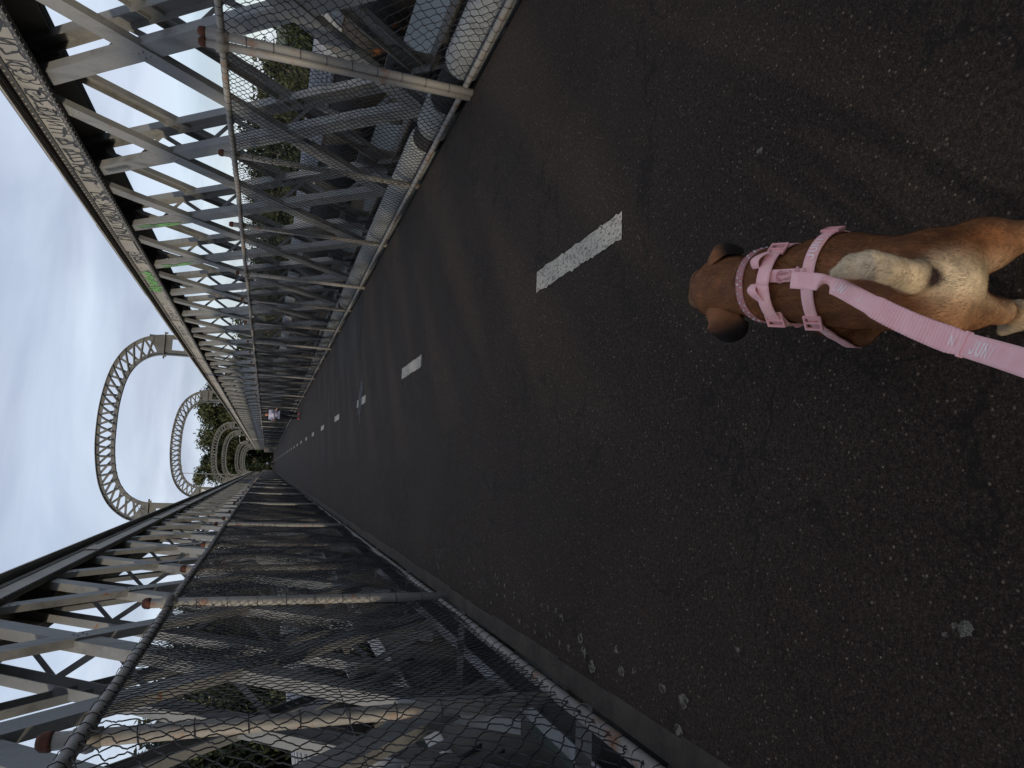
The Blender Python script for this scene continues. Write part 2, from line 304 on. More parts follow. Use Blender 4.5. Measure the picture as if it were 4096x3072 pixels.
# ------------------------------------------------------------------ lattice girders
def girder(sx, label, green):
    root = empty('truss_girder', (XC, 0, 0), label=label, cat='girder', group='lattice girders flanking the path')
    def xs(v): return sx*v
    def B(mb, a, b2, y0, y1, z0, z1): mb.box(min(xs(a), xs(b2)), max(xs(a), xs(b2)), y0, y1, z0, z1)
    # top chord: inverted trough
    mb = MB(); mb.cur = 0
    B(mb, HN-.012, HN+.004, Y0, YEND, 3.63, 4.0); B(mb, HF-.004, HF+.012, Y0, YEND, 3.63, 4.0)
    B(mb, 2.385, 3.115, Y0, YEND, 4.0, 4.022)
    mb.cur = 1
    B(mb, 2.44, HN-.012, Y0, YEND, 3.618, 3.632); B(mb, HN-.024, HN-.012, Y0, YEND, 3.632, 3.69)       # bottom inward angle
    B(mb, 2.43, HN-.012, Y0, YEND, 3.986, 4.0); B(mb, HN-.024, HN-.012, Y0, YEND, 3.91, 3.986)          # top angle
    B(mb, HF+.012, 3.08, Y0, YEND, 3.618, 3.632); B(mb, HF+.012, 3.07, Y0, YEND, 3.986, 4.0); B(mb, HF+.012, HF+.022, Y0, YEND, 3.632, 3.70)
    # cover plates in lengths
    y = Y0+1.1
    i = 0
    while y < YEND:
        L = 3.1 if i % 2 else 4.6
        B(mb, 2.40, 3.10, y, min(y+L, YEND), 4.022, 4.042); y += L+(2.3 if i % 2 else 1.2); i += 1
    mb.cur = 0
    y = P0-7*PP+0.3; i = 0
    while y < YEND:                                          # splice plates on the web
        B(mb, HN-.036, HN-.024, y, y+0.62, 3.70, 3.90); y += PP*3; i += 1
    mb.cur = 1
    k = -8
    while P0+k*PP < YEND:                                    # diaphragm inside the trough
        y = P0+k*PP; B(mb, HN+.004, HF-.004, y-.006, y+.006, 3.64, 4.0); k += 1
    o = mb.build('top_chord', [M_chord, M_dark], root)
    rv = MB()
    y = 3.0
    while y < 34:
        rv.dome((xs(HN-.024), y, 3.95), .013, (-sx, 0, 0)); 
        if y < 22: rv.dome((xs(HN-.024), y+.05, 3.662), .012, (-sx, 0, 0)); rv.dome((xs(2.455), y, 3.618), .012, (0, 0, -1))
        y += 0.105
    y = P0-2*PP+.3
    rv.build('rivets', M_chord, o)
    # bottom chord: two webs with stiffeners
    mb = MB(); mb.cur = 1
    B(mb, HN+.0, HN+.014, Y0, YEND, -0.62, -0.20); B(mb, HN-.08, HN, Y0, YEND, -0.64, -0.625); B(mb, HN-.07, HN, Y0, YEND, -0.212, -0.20)
    mb.cur = 0
    B(mb, HF-.014, HF, Y0, YEND, -0.62, 0.10); B(mb, HF-.10, HF-.014, Y0, YEND, 0.085, 0.10)
    B(mb, HF, HF+.1, Y0, YEND, 0.085, 0.10)
    k = -8
    while P0+k*PP < YEND:
        y = P0+(k+.5)*PP
        B(mb, HF-.034, HF-.014, y-.30, y+.30, -0.45, 0.52)           # gusset where the braces land
        B(mb, HN+.014, HN+.03, y-.24, y+.24, -0.40, 0.16)
        B(mb, HF-.12, HF-.034, y-.02, y+.02, -0.45, 0.45)
        k += 1
    mb.build('bottom_chord', [M_dark, M_dark] if sx > 0 else [M_chord, M_steel], root)
    # diagonal braces
    zt, zb = 3.93, -0.22; sl = 0.88
    def brace(mb, y, dirn):
        """one laced brace from panel point y; dirn +1 leans away from the camera downwards"""
        a = np.array([0, y, zt]); b = np.array([0, y+dirn*sl*(zt-zb), zb]); d = (b-a)/np.linalg.norm(b-a)
        side = np.cross(d, [1, 0, 0]); side /= np.linalg.norm(side)
        w = 0.19 if dirn > 0 else 0.20
        off = 0.0 if dirn > 0 else 0.018
        for X, s2 in ((HN+off, 1), (HF-off, -1)):
            c = np.array([xs(X), 0, 0]); nrm = np.array([1, 0, 0])
            mb.bar(a+c, b+c, side, nrm, w, 0.012)
            for q in (-1, 1):                                    # flanges turned into the girder
                if dirn > 0 and q > 0 and True:
                    pass
                dep = 0.055 if dirn > 0 else 0.075
                cc = np.array([xs(X+s2*(dep/2+.006)), 0, 0]) + side*q*(w/2-.006)
                mb.bar(a+cc, b+cc, side, nrm, 0.012, dep)
        if dirn > 0 and 2 < y < 40:                              # rivet heads at the crossings and the upper end
            for zz_ in (2.66, 1.39, .12, 3.56):
                t = (zt-zz_)/(zt-zb); q0 = a+(b-a)*t
                for du in (-.035, .035):
                    for dv in ((-.03, .03) if zz_ < 3.5 else (-.055, .055)):
                        mb.dome(q0+d*du+side*dv*(1 if zz_ < 3.5 else 1)+np.array([xs(HN-.006), 0, 0]), .014, (-sx, 0, 0))
        if dirn < 0:                                             # lacing between the two channels
            L = np.linalg.norm(b-a); m = int(L/0.60); t = np.linspace(0.03, 0.97, m+1)
            for i in range(m):
                p = a+d*L*t[i]; q2 = a+d*L*t[i+1]
                xa, xb = (HN+.06, HF-.06) if i % 2 else (HF-.06, HN+.06)
                for e in (-1,):
                    A = p+np.array([xs(xa), 0, 0])+side*e*(w/2+.006); Bb = q2+np.array([xs(xb), 0, 0])+side*e*(w/2+.006)
                    dd = (Bb-A)/np.linalg.norm(Bb-A); s3 = np.cross(dd, side)
                    mb.bar(A, Bb, s3, side, 0.055, 0.010)
    ks = [k for k in range(-8, 80) if P0+k*PP < YEND-2]
    shown = [k for k in ks if P0+k*PP > 1.0]
    ind = shown[:48]
    for k in ind:
        for dirn in (1, -1):
            m1 = MB(); brace(m1, P0+k*PP, dirn); m1.build('diagonal_brace', M_steel, root)
    rest = MB()
    for k in ks:
        if k not in ind:
            for dirn in (1, -1): brace(rest, P0+k*PP, dirn)
    tag(rest.build('diagonal_braces', M_steel, root), kind='stuff')
    # end plates of the first span
    for yy in (101.0,):
        mb = MB(); B(mb, HN-.05, HF+.05, yy, yy+1.1, 0.0, 3.63); B(mb, HN-.16, HF+.16, yy+.35, yy+.85, 3.95, 4.25); mb.build('end_post', M_chord, root)
    return root
gr = girder(1, 'long cream steel lattice girder with graffiti along its sunlit top chord', True)
gl = girder(-1, 'long grey steel lattice girder in shade, its dark top chord free of graffiti', False)

# ---- graffiti strokes, built as thin paint ribbons just proud of the steel
def stroke(mb, pts, w, fr):
    """pts in (u,v); fr maps (u,v,h) to 3-D"""
    pts = [np.array(p, float) for p in pts]
    for a, b in zip(pts[:-1], pts[1:]):
        d = b-a; L = np.hypot(*d)
        if L < 1e-6: continue
        nrm = np.array([-d[1], d[0]])/L*w/2; e = d/L*w*0.35; stroke.h += 0.00002
        mb.add([fr(*(a-e+nrm), stroke.h), fr(*(b+e+nrm), stroke.h), fr(*(b+e-nrm), stroke.h), fr(*(a-e-nrm), stroke.h)], [(0, 1, 2, 3)])
stroke.h = 0.0
def arc(cx, cy, rx, ry, a0, a1, n=9): return [(cx+rx*math.cos(R(a0+(a1-a0)*i/(n-1))), cy+ry*math.sin(R(a0+(a1-a0)*i/(n-1)))) for i in range(n)]
mb = MB(); rr = np.random.default_rng(21)
fr = lambda u, v, h: (HN-.0125-.002-h, u, 3.70+v)
stroke.h = 0
for i in range(62):
    u = 6.2+i*0.125+rr.normal(0, .03)
    t = rr.integers(0, 5); s = 0.16+0.04*rr.random(); w = 0.014+0.012*rr.random()
    if 10.0 < u < 10.3: continue
    if t == 0: stroke(mb, arc(u, .1, s*.5, s*.55, 30, 350), w, fr)
    elif t == 1: stroke(mb, [(u-.05, 0.0), (u-.02, s), (u+.04, .02), (u+.07, s)], w, fr)
    elif t == 2: stroke(mb, arc(u, .13, .05, .05, -90, 90)+arc(u, .04, .05, .05, 90, -90), w, fr)
    elif t == 3: stroke(mb, [(u-.06, .02), (u+.09, .05+rr.random()*.05)], w*1.3, fr); stroke(mb, [(u, .0), (u+.02, .18)], w, fr)
    else: stroke(mb, [(u-.05, .17), (u+.05, .15), (u-.04, .02), (u+.07, .0)], w, fr)
for i in range(60):
    u = 5.2+rr.random()*17; v = .2*rr.random(); stroke(mb, [(u, v), (u+.05+.08*rr.random(), v-.05*rr.random())], .008+.010*rr.random(), fr)
for i in range(22):
    u = 17.6+i*0.28+rr.normal(0, .05)
    stroke(mb, [(u, .02+rr.random()*.1), (u+.08*rr.normal(), .16), (u+.1, .06+.1*rr.random())], .014, fr)
mb.build('graffiti', M_graf, gr)
mb = MB()
for i in range(60):
    u = 14.35+rr.random()*1.6; v = rr.random()*.16; stroke(mb, [(u, v), (u+.12*rr.random(), v+.06*rr.normal())], .03+.03*rr.random(), fr)
# green sweeps down the braces below the green patch
for yk in (P0+2*PP, P0+3*PP):
    for dy in (0,):
        d = np.array([-.88, -1.0]); d /= np.hypot(*d)
        fr2 = lambda u, v, h, yk=yk, d=d: (HN+.018-.0075-h, yk+d[0]*u+d[1]*v, 3.93+d[1]*u-d[0]*v)
        for i in range(16):
            u = .5+rr.random()*.75; v = (rr.random()-.5)*.12; stroke(mb, [(u, v), (u+.18, v+.01*rr.normal())], .03, fr2)
mb.build('green_graffiti', M_green, gr)
mb = MB()
for yk, u0 in ((P0+1*PP, .55), (P0+2*PP-0, .6)):
    d = np.array([-.88, -1.0]); d /= np.hypot(*d)
    fr2 = lambda u, v, h, yk=yk, d=d: (HN+.018-.0075-h, yk+d[0]*u+d[1]*v, 3.93+d[1]*u-d[0]*v)
    for i in range(7): stroke(mb, [(u0+i*.055, -.05+.02*rr.random()), (u0+i*.055+.02, .05), (u0+i*.055+.06, -.01)], .012, fr2)
mb.build('graffiti', M_graf, gr)

# ------------------------------------------------------------------ lattice arches over the path
OUT = [(3.10, 3.95), (3.10, 4.83), (3.03, 5.24), (2.86, 5.62), (2.52, 5.99), (2.06, 6.25), (1.55, 6.40), (1.0, 6.49), (0.5, 6.54), (0.0, 6.55)]
INN = [(2.42, 3.95), (2.42, 4.83), (2.36, 5.14), (2.17, 5.46), (1.86, 5.70), (1.48, 5.85), (1.02, 5.93), (0.63, 5.97), (0.3, 5.98), (0.0, 5.98)]
def resample(P, n):
    P = np.array(P); 
    for _ in range(2):
        Q = [P[0]]
        for a, b in zip(P[:-1], P[1:]): Q += [a*.75+b*.25, a*.25+b*.75]
        Q.append(P[-1]); P = np.array(Q)
    s = np.r_[0, np.cumsum(np.hypot(*np.diff(P, axis=0).T))]; t = np.linspace(0, s[-1], n)
    return np.c_[np.interp(t, s, P[:, 0]), np.interp(t, s, P[:, 1])]
def full(P): P = np.array(P); return np.vstack([P*[1, 1], (P[::-1]*[-1, 1])[1:]])
fo, fi = resample(full(OUT), 90), resample(full(INN), 90)
HYS = [25.0, 43.0, 73.0, 90.0, 127.0, 150.0, 165.0]
def flange(pts, w, t, inward):
    mb = MB(); d = np.gradient(pts, axis=0); d /= np.hypot(*d.T)[:, None]; n = np.c_[-d[:, 1], d[:, 0]]*t
    vs = []
    for p, q in zip(pts, pts+n*inward):
        for (x, z) in (p, q):
            for y in (-w/2, w/2): vs.append((x, y, z))
    fs = []
    for i in range(len(pts)-1):
        a, b = i*4, i*4+4
        fs += [(a, a+1, b+1, b), (a+2, b+2, b+3, a+3), (a, b, b+2, a+2), (a+1, a+3, b+3, b+1)]
    mb.add(vs, fs); return mb
def make_arch():
    root = bpy.data.objects.new('lattice_arch', None); link(root)
    flange(fo, 0.16, .015, 1).build('outer_rim', M_arch, root); flange(fi, 0.16, .015, -1).build('inner_rim', M_arch, root)
    # angle legs of the rims lying in the arch's plane
    for P, sgn in ((fo, 1), (fi, -1)):
        mb = MB()
        d = np.gradient(P, axis=0); d /= np.hypot(*d.T)[:, None]; n = np.c_[-d[:, 1], d[:, 0]]*sgn
        A, Bp = P+n*.014, P+n*.12
        for i in range(len(P)-1):
            for y in (-.014, .006):
                vs = [(A[i][0], y, A[i][1]), (A[i+1][0], y, A[i+1][1]), (Bp[i+1][0], y, Bp[i+1][1]), (Bp[i][0], y, Bp[i][1])]
                mb.add(vs+[(v[0], y+.008, v[2]) for v in vs], [(0, 1, 2, 3), (7, 6, 5, 4), (0, 4, 5, 1), (3, 2, 6, 7)])
        mb.build('rim_angle', M_arch, root)
    # crossing bars of the web
    lo, li = resample(full(OUT[1:]), 25), resample(full(INN[1:]), 25)
    mb = MB()
    for i in range(1, 23):
        for (a, b, yo) in ((lo[i], li[i+1], -.022), (li[i], lo[i+1], .016)):
            a = np.array([a[0], yo, a[1]]); b = np.array([b[0], yo, b[1]]); d = (b-a)/np.linalg.norm(b-a); s = np.cross(d, [0, 1, 0])
            mb.bar(a, b, s, (0, 1, 0), .072, .008)
            if yo < 0: mb.bar(a+[0, -.025, 0], b+[0, -.025, 0], s, (0, 1, 0), .010, .05)
    mb.build('lattice', M_arch, root)
    for sx in (1, -1):
        mb = MB()
        # knee plate, solid with a curved upper edge
        top = [(2.43, 5.02), (2.55, 5.06), (2.68, 5.13), (2.80, 5.22), (2.90, 5.34), (2.97, 5.44)]
        for a, b in zip(top[:-1], top[1:]):
            vs = [(sx*a[0], y, z) for y in (-.006, .006) for z in (4.84, a[1])]+[(sx*b[0], y, z) for y in (-.006, .006) for z in (4.84, b[1])]
            mb.add(vs, [(0, 1, 5, 4), (2, 6, 7, 3), (1, 3, 7, 5), (0, 4, 6, 2)])
        mb.box(min(sx*2.97, sx*3.07), max(sx*2.97, sx*3.07), -.006, .006, 4.84, 5.30)
        # leg plate with a window
        def b4(x0, x1, z0, z1): mb.box(min(sx*x0, sx*x1), max(sx*x0, sx*x1), -.006, .006, z0, z1)
        b4(2.43, 2.60, 3.95, 4.82); b4(2.96, 3.09, 3.95, 4.82); b4(2.60, 2.96, 4.60, 4.82); b4(2.60, 2.96, 3.95, 4.24)
        mb.build('leg_plate', M_arch, root)
        mb = MB()
        b5 = lambda x0, x1, y0, y1, z0, z1: mb.box(min(sx*x0, sx*x1), max(sx*x0, sx*x1), y0, y1, z0, z1)
        b5(2.30, 3.18, -.11, .11, 4.822, 4.842); b5(2.34, 2.42, -.11, -.09, 4.74, 4.82); b5(3.11, 3.17, -.11, -.09, 4.74, 4.82)
        mb.build('leg_collar', M_arch, root)
    # rivets along the rims
    return root
def copy_tree(o, parent=None):
    c = o.copy(); COL.objects.link(c); c.parent = parent
    for ch in list(o.children): copy_tree(ch, c)
    return c
proto = make_arch()
LBL = ['largest lattice arch over the path, black graffiti tag on its shaded leg',
       'second lattice arch from the camera, white graffiti on its leg, small lamp showing through',
       'third lattice arch, first with dark trees behind its crossing bars',
       'fourth lattice arch, just behind the third one against the trees',
       'fifth lattice arch, above the box-like end post of the girder',
       'sixth lattice arch, small, second from the dark end of the path',
       'smallest and last lattice arch, framing the dark end of the path']
ARCH = []
for i, y in enumerate(HYS):
    o = proto if i == 0 else copy_tree(proto)
    o.location = (XC, y, 0); ARCH.append(o)
    tag(o, LBL[i], 'arch', 'lattice arches spanning the path')
# tag on the first arch's leg: letters drawn with strokes
mb = MB(); stroke.h = 0
fr = lambda u, v, h: (-3.04+u, -.0075-h, 4.86+v)
for pts in ([(0.02, .0), (0.02, .14), (.08, .12), (.03, .07), (.09, .03), (.02, .0)], [(.19, .0), (.12, .0), (.12, .14), (.19, .14)], [(.12, .07), (.18, .07)],
            [(.22, .0), (.22, .16), (.29, .13), (.23, .08), (.30, .0)], arc(.36, .1, .045, .09, 0, 360, 12), [(.43, .02), (.43, .22)], [(.51, .22), (.43, .12), (.53, .03)],
            [(.36, .22), (.58, .30), (.60, .12)]):
    stroke(mb, pts, .016, fr)
mb.build('graffiti', M_graf, ARCH[0])
mb = MB(); stroke.h = 0
for zc in (4.32, 4.66):
    fr = lambda u, v, h: (-3.04+u, -.0085-h, zc-.08+v)
    for i in range(9): stroke(mb, [(.02+.055*i, .0), (.05+.055*i, .15), (.07+.055*i, .03)], .022, fr)
mb.build('white_graffiti', M_whitegraf, ARCH[1])

# ------------------------------------------------------------------ fences
def fence(sx, X, yfirst, label):
    root = empty('mesh_fence', (X, 0, 0), label=label, cat='fence', group='wire mesh fences edging the path')
    top, bot = 1.89, 0.065
    rail = MB(); yy = np.arange(Y0, YEND, 0.7); 
    rail.tube([(0, y, top+.004*math.sin(y*1.3)) for y in yy], 0.027, 10); rail.build('top_rail', M_galv, root, True)
    rail = MB(); rail.tube([(0, y, bot+.004*math.sin(y*.9)) for y in yy], 0.030 if sx < 0 else .024, 10); rail.build('bottom_rail', M_galv, root, True)
    # ties around the rails
    mb = MB(); y = 1.6; rr = np.random.default_rng(3+int(sx))
    while y < 40:
        for zc, rad in ((top, .031), (bot, .034)):
            yo = rr.normal(0, .01); tl = rr.normal(0, .012)
            mb.tube([(rad*math.cos(a), y+yo+tl*math.cos(a), zc+rad*math.sin(a)) for a in np.linspace(0, 2*PI, 9)], .0022, 3, False)
        y += 0.12
    # posts
    k = -3; ypos = yfirst-3*2.173; n = 0; post = None
    while ypos < YEND:
        double = (sx > 0 and abs(ypos-yfirst) < .2)
        if post is None:
            pm = MB(); pm.tube([(0, 0, z) for z in (-.25, .5, 1.2, 2.0)], .031, 10); post = pm.build('post', M_galv, root, True)
            cm = MB(); cm.tube([(0, 0, z) for z in (1.995, 2.005, 2.03, 2.045)], .03, 10, True, [.034, .037, .034, .022]); cm.build('post_cap', M_rust, post, True)
            sm = MB(); sm.tube([(0, -.05, 1.89), (0, .05, 1.89)], .036, 10); sm.tube([(0, 0, 1.84), (0, 0, 1.935)], .037, 10); sm.build('rail_clamp', M_galv, post, True)
            o = post
        else: o = copy_tree(post, root)
        idx_ = int(round((ypos-yfirst)/2.173)); front = (idx_ % 3 == 0) if sx > 0 else (idx_ % 3 == 1)
        px_ = (-.034 if front else .040) if sx > 0 else (.034 if front else -.034)
        o.location = (px_, ypos, 0)
        rr2 = rr.normal(0, .008); o.rotation_euler = (rr2, 0, rr.random()*6)
        if double:
            o2 = copy_tree(post, root); o2.location = (-.034, ypos+.075, 0); o2.rotation_euler = (-.01, 0, 1)
        if ypos < 30:
            z = .2
            while z < 1.85:
                mb.tube([(px_+.037*math.cos(a), ypos+.037*math.sin(a), z+.004*math.cos(a)) for a in np.linspace(0, 2*PI, 9)], .0025, 3, False); z += .19
        ypos += 2.173
    # loose horizontal wire half way up
    yy = np.arange(Y0, 60, .25)
    mb.tube([(-.004*sx, y, .98+.012*math.sin(y*2.1)+.006*math.sin(y*5.3)) for y in yy], .0022, 3, False)
    mb.build('wire_ties', M_wire, root)
    # netting: zigzag wires woven into diamonds
    def net(ya, yb, cw, ch, rad, ns):
        ny = int((yb-ya)/(cw/2)); rows = int((top-bot)/(ch/2)); sub = ns
        # each vertical strand runs up the fence zigzagging between neighbours
        Y = ya+np.arange(ny)*cw/2; t = np.arange(rows*sub+1)/sub
        tri = np.abs(((t) % 2)-1)                               # 1..0..1
        tri = tri*1.0
        P = np.zeros((ny//1, len(t), 3))
        for j in range(ny):
            s = tri if j % 2 == 0 else 1-tri
            # soft knots: flatten near the ends
            s2 = s-.04*np.sin(2*PI*s)
            P[j, :, 1] = Y[j]+(s2-.0)*cw/2
            P[j, :, 2] = bot-.01+t*(top-bot-.01)/rows
            P[j, :, 0] = .003*np.cos(PI*t)*(1 if j % 2 else -1)
        y_, z_ = P[..., 1], P[..., 2]
        ed = np.clip((top-z_)/.1, 0, 1)*np.clip((z_-bot)/.1, 0, 1)
        P[..., 1] += ed*(.012*np.sin(z_*9+y_*3.1)+.010*np.sin(y_*7.7+z_*4)+.006*np.sin(z_*31+y_*17))
        P[..., 2] += ed*(.016*np.sin(y_*4.3+z_*2)+.009*np.sin(y_*11+z_*7)+.005*np.sin(y_*37-z_*13))
        P[..., 0] += ed*(.018*np.sin(y_*2.9+z_*3)+.010*np.sin(y_*6.1-z_*5))+(.012 if sx > 0 else .016)
        J = rng.normal(0, .0012, P.shape); P += J
        # triangular tubes
        A = P; T = np.gradient(A, axis=1); T /= np.linalg.norm(T, axis=2)[..., None]
        s = np.stack([np.zeros_like(T[..., 0]), -T[..., 2], T[..., 1]], -1); s /= np.linalg.norm(s, axis=2)[..., None]
        nrm = np.array([1.0, 0, 0])
        V = []
        for q in range(3):
            a = 2*PI*q/3+.4; V.append(A+rad*(math.cos(a)*s+math.sin(a)*nrm))
        V = np.stack(V, 2); m, L = V.shape[:2]; idx = np.arange(m*L*3).reshape(m, L, 3)
        a = idx[:, :-1, :]; b = idx[:, 1:, :]; Fq = np.stack([a, np.roll(a, -1, 2), np.roll(b, -1, 2), b], -1).reshape(-1, 4)
        return V.reshape(-1, 3), Fq
    Vs = []; Fs = []; off = 0
    for (ya, yb, cw, ch, rad, ns) in (((-1.0, 5.05, .105, .100, .0031, 4), (5.05, 14, .074, .068, .0031, 3)) if sx > 0 else ((-1.0, 2.97, .125, .088, .0031, 5), (2.97, 14.0, .062, .060, .0029, 3)))+((14, 30, .085, .085, .0050 if sx < 0 else .0040, 1), (30, 60, .14, .11, .0062, 1), (60, YEND, .28, .22, .0125, 1)):
        V, Fq = net(ya, yb, cw, ch, rad, ns); Vs.append(V); Fs.append(Fq+off); off += len(V)
    np_mesh('netting', np.vstack(Vs), np.vstack(Fs), M_wire, root)
    return root
fence(1, 3.0926, 5.0468, 'wire mesh fence with twin-pipe post, running behind the jogger')
fence(-1, -0.9567, 2.9677, 'wire mesh fence beside the crumbling kerb, its rusty caps in shade')

# ------------------------------------------------------------------ pipes along the girders
def pipe(name, x, z, r, y0, y1, mat, label, gaps=(), n=20, group=None, cover=None):  # cover: adds the pale shell that paints skylight on the pipe's top
    root = empty(name, (x, 0, z), label=label, cat='pipe', group=group)
    edges = [y0]
    for g0, g1 in gaps: edges += [g0, g1]
    edges.append(y1)
    for i in range(0, len(edges), 2):
        a, b = edges[i], edges[i+1]; mb = MB(); bev = min(.05, (b-a)*.2)
        mb.tube([(0, y, 0) for y in (a, a+.012, a+bev, b-bev, b-.012, b)], r, n, True, [r*.75, r*.92, r, r, r*.92, r*.75]); mb.build('pipe_section', mat, root, True)
    if gaps:
        mb = MB(); mb.tube([(0, y0, 0), (0, y1, 0)], r*.86, n); mb.build('rubber_sleeve', M_black, root, True)
    if cover:  # added pale shell: skylight on the pipe's top built in as shape and colour
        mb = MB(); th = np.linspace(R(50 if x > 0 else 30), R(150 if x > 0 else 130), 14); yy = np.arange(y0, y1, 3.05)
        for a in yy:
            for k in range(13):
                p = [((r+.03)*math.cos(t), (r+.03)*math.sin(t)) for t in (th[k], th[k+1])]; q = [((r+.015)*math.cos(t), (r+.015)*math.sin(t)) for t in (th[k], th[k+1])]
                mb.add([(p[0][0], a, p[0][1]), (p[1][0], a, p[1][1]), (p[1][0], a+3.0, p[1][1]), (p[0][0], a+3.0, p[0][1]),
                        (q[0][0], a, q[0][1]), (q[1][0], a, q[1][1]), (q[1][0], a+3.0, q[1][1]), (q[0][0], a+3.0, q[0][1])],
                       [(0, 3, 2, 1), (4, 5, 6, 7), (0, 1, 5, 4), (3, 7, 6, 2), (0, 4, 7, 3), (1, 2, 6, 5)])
        mb.build('skylit_top_shell', M_skylit, root, True)
    # saddles
    y = math.ceil(max(y0, -6)/PP)*PP
    while y < y1-1:
        mb = MB(); mb.box(-r*1.05, r*1.05, y-.05, y+.05, -r-.25, -r*.55); y += PP*2; mb.build('saddle', M_dark, root)
    return root
gaps = [(5.22, 5.80), (6.35, 6.62), (14.1, 14.5)]+[(20.6+i*6.2, 20.95+i*6.2) for i in range(20)]
pipe('water_pipe', 3.40, 0.035, 0.175, -8, 150, M_pipe, 'pale painted pipe in sections with black sleeves, low behind the sunlit fence', gaps)
pipe('wrapped_main', 5.25, 0.66, 0.50, -8, 160, M_bitumen, 'large black tar-wrapped pipe with sky-lit top painted pale, outside the sunlit girder', cover=True)
pipe('wrapped_main', -3.15, 0.36, 0.46, -8, 160, M_bitumen, 'large dark tar-wrapped pipe outside the shaded girder', cover=True)  # cover: painted sky-lit top, as on the other main

# ------------------------------------------------------------------ implicit surfaces for bodies
def surface_nets(f, lo, hi, h):
    lo = np.array(lo); hi = np.array(hi); n = np.ceil((hi-lo)/h).astype(int)+1
    ax = [lo[i]+h*np.arange(n[i]) for i in range(3)]; G = np.stack(np.meshgrid(*ax, indexing='ij'), -1)
    S = f(G.reshape(-1, 3)).reshape(n)
    c = np.zeros(tuple(n-1), int); ins = S < 0
    for dx in (0, 1):
        for dy in (0, 1):
            for dz in (0, 1): c += ins[dx:n[0]-1+dx, dy:n[1]-1+dy, dz:n[2]-1+dz]
    act = (c > 0) & (c < 8); idx = -np.ones(act.shape, int); idx[act] = np.arange(act.sum())
    P = np.zeros(act.shape+(3,)); W = np.zeros(act.shape)
    I = np.stack(np.meshgrid(*[np.arange(k-1) for k in n], indexing='ij'), -1).astype(float)
    for axis in range(3):
        o1, o2 = [a for a in range(3) if a != axis]
        for u in (0, 1):
            for v in (0, 1):
                s0 = [slice(0, n[i]-1) for i in range(3)]; s0[o1] = slice(u, n[o1]-1+u); s0[o2] = slice(v, n[o2]-1+v)
                s1 = list(s0); s1[axis] = slice(1, n[axis])
                a, b = S[tuple(s0)], S[tuple(s1)]; m = (a < 0) != (b < 0); t = np.where(m, a/(a-b+1e-12), 0)
                q = I.copy(); q[..., axis] += t; q[..., o1] += u; q[..., o2] += v
                P += np.where(m[..., None], q, 0); W += m
    P = P[act]/W[act][:, None]*h+lo
    Fq = []
    for axis in range(3):
        o1, o2 = [(1, 2), (2, 0), (0, 1)][axis]
        s0 = [slice(1, n[i]-1) for i in range(3)]; s0[axis] = slice(0, n[axis]-1); s1 = list(s0); s1[axis] = slice(1, n[axis])
        a, b = S[tuple(s0)], S[tuple(s1)]
        def cell(u, v):
            s = [None]*3; s[axis] = slice(0, n[axis]-1); s[o1] = slice(1-u, n[o1]-1-u); s[o2] = slice(1-v, n[o2]-1-v); return idx[tuple(s)]
        q = np.stack([cell(1, 1), cell(0, 1), cell(0, 0), cell(1, 0)], -1)
        m1 = (a < 0) & (b >= 0); m2 = (a >= 0) & (b < 0)
        Fq += [q[m1], q[m2][:, ::-1]]
    Fq = np.vstack(Fq); Fq = Fq[(Fq >= 0).all(1)]
    return P, Fq
def cone(p, a, b, ra, rb, sq=None):
    """tapered capsule distance"""
    a = np.array(a, float); b = np.array(b, float)
    pa = p-a; ba = b-a
    if sq is not None: pa = pa/sq; ba = ba/sq
    t = np.clip((pa@ba)/(ba@ba+1e-12), 0, 1); return np.linalg.norm(pa-t[:, None]*ba, axis=1)-(ra+(rb-ra)*t)
def smin(ds, k):
    d = ds[0]
    for e in ds[1:]:
        hh = np.clip(.5+.5*(e-d)/k, 0, 1); d = e*(1-hh)+d*hh-k*hh*(1-hh)
    return d

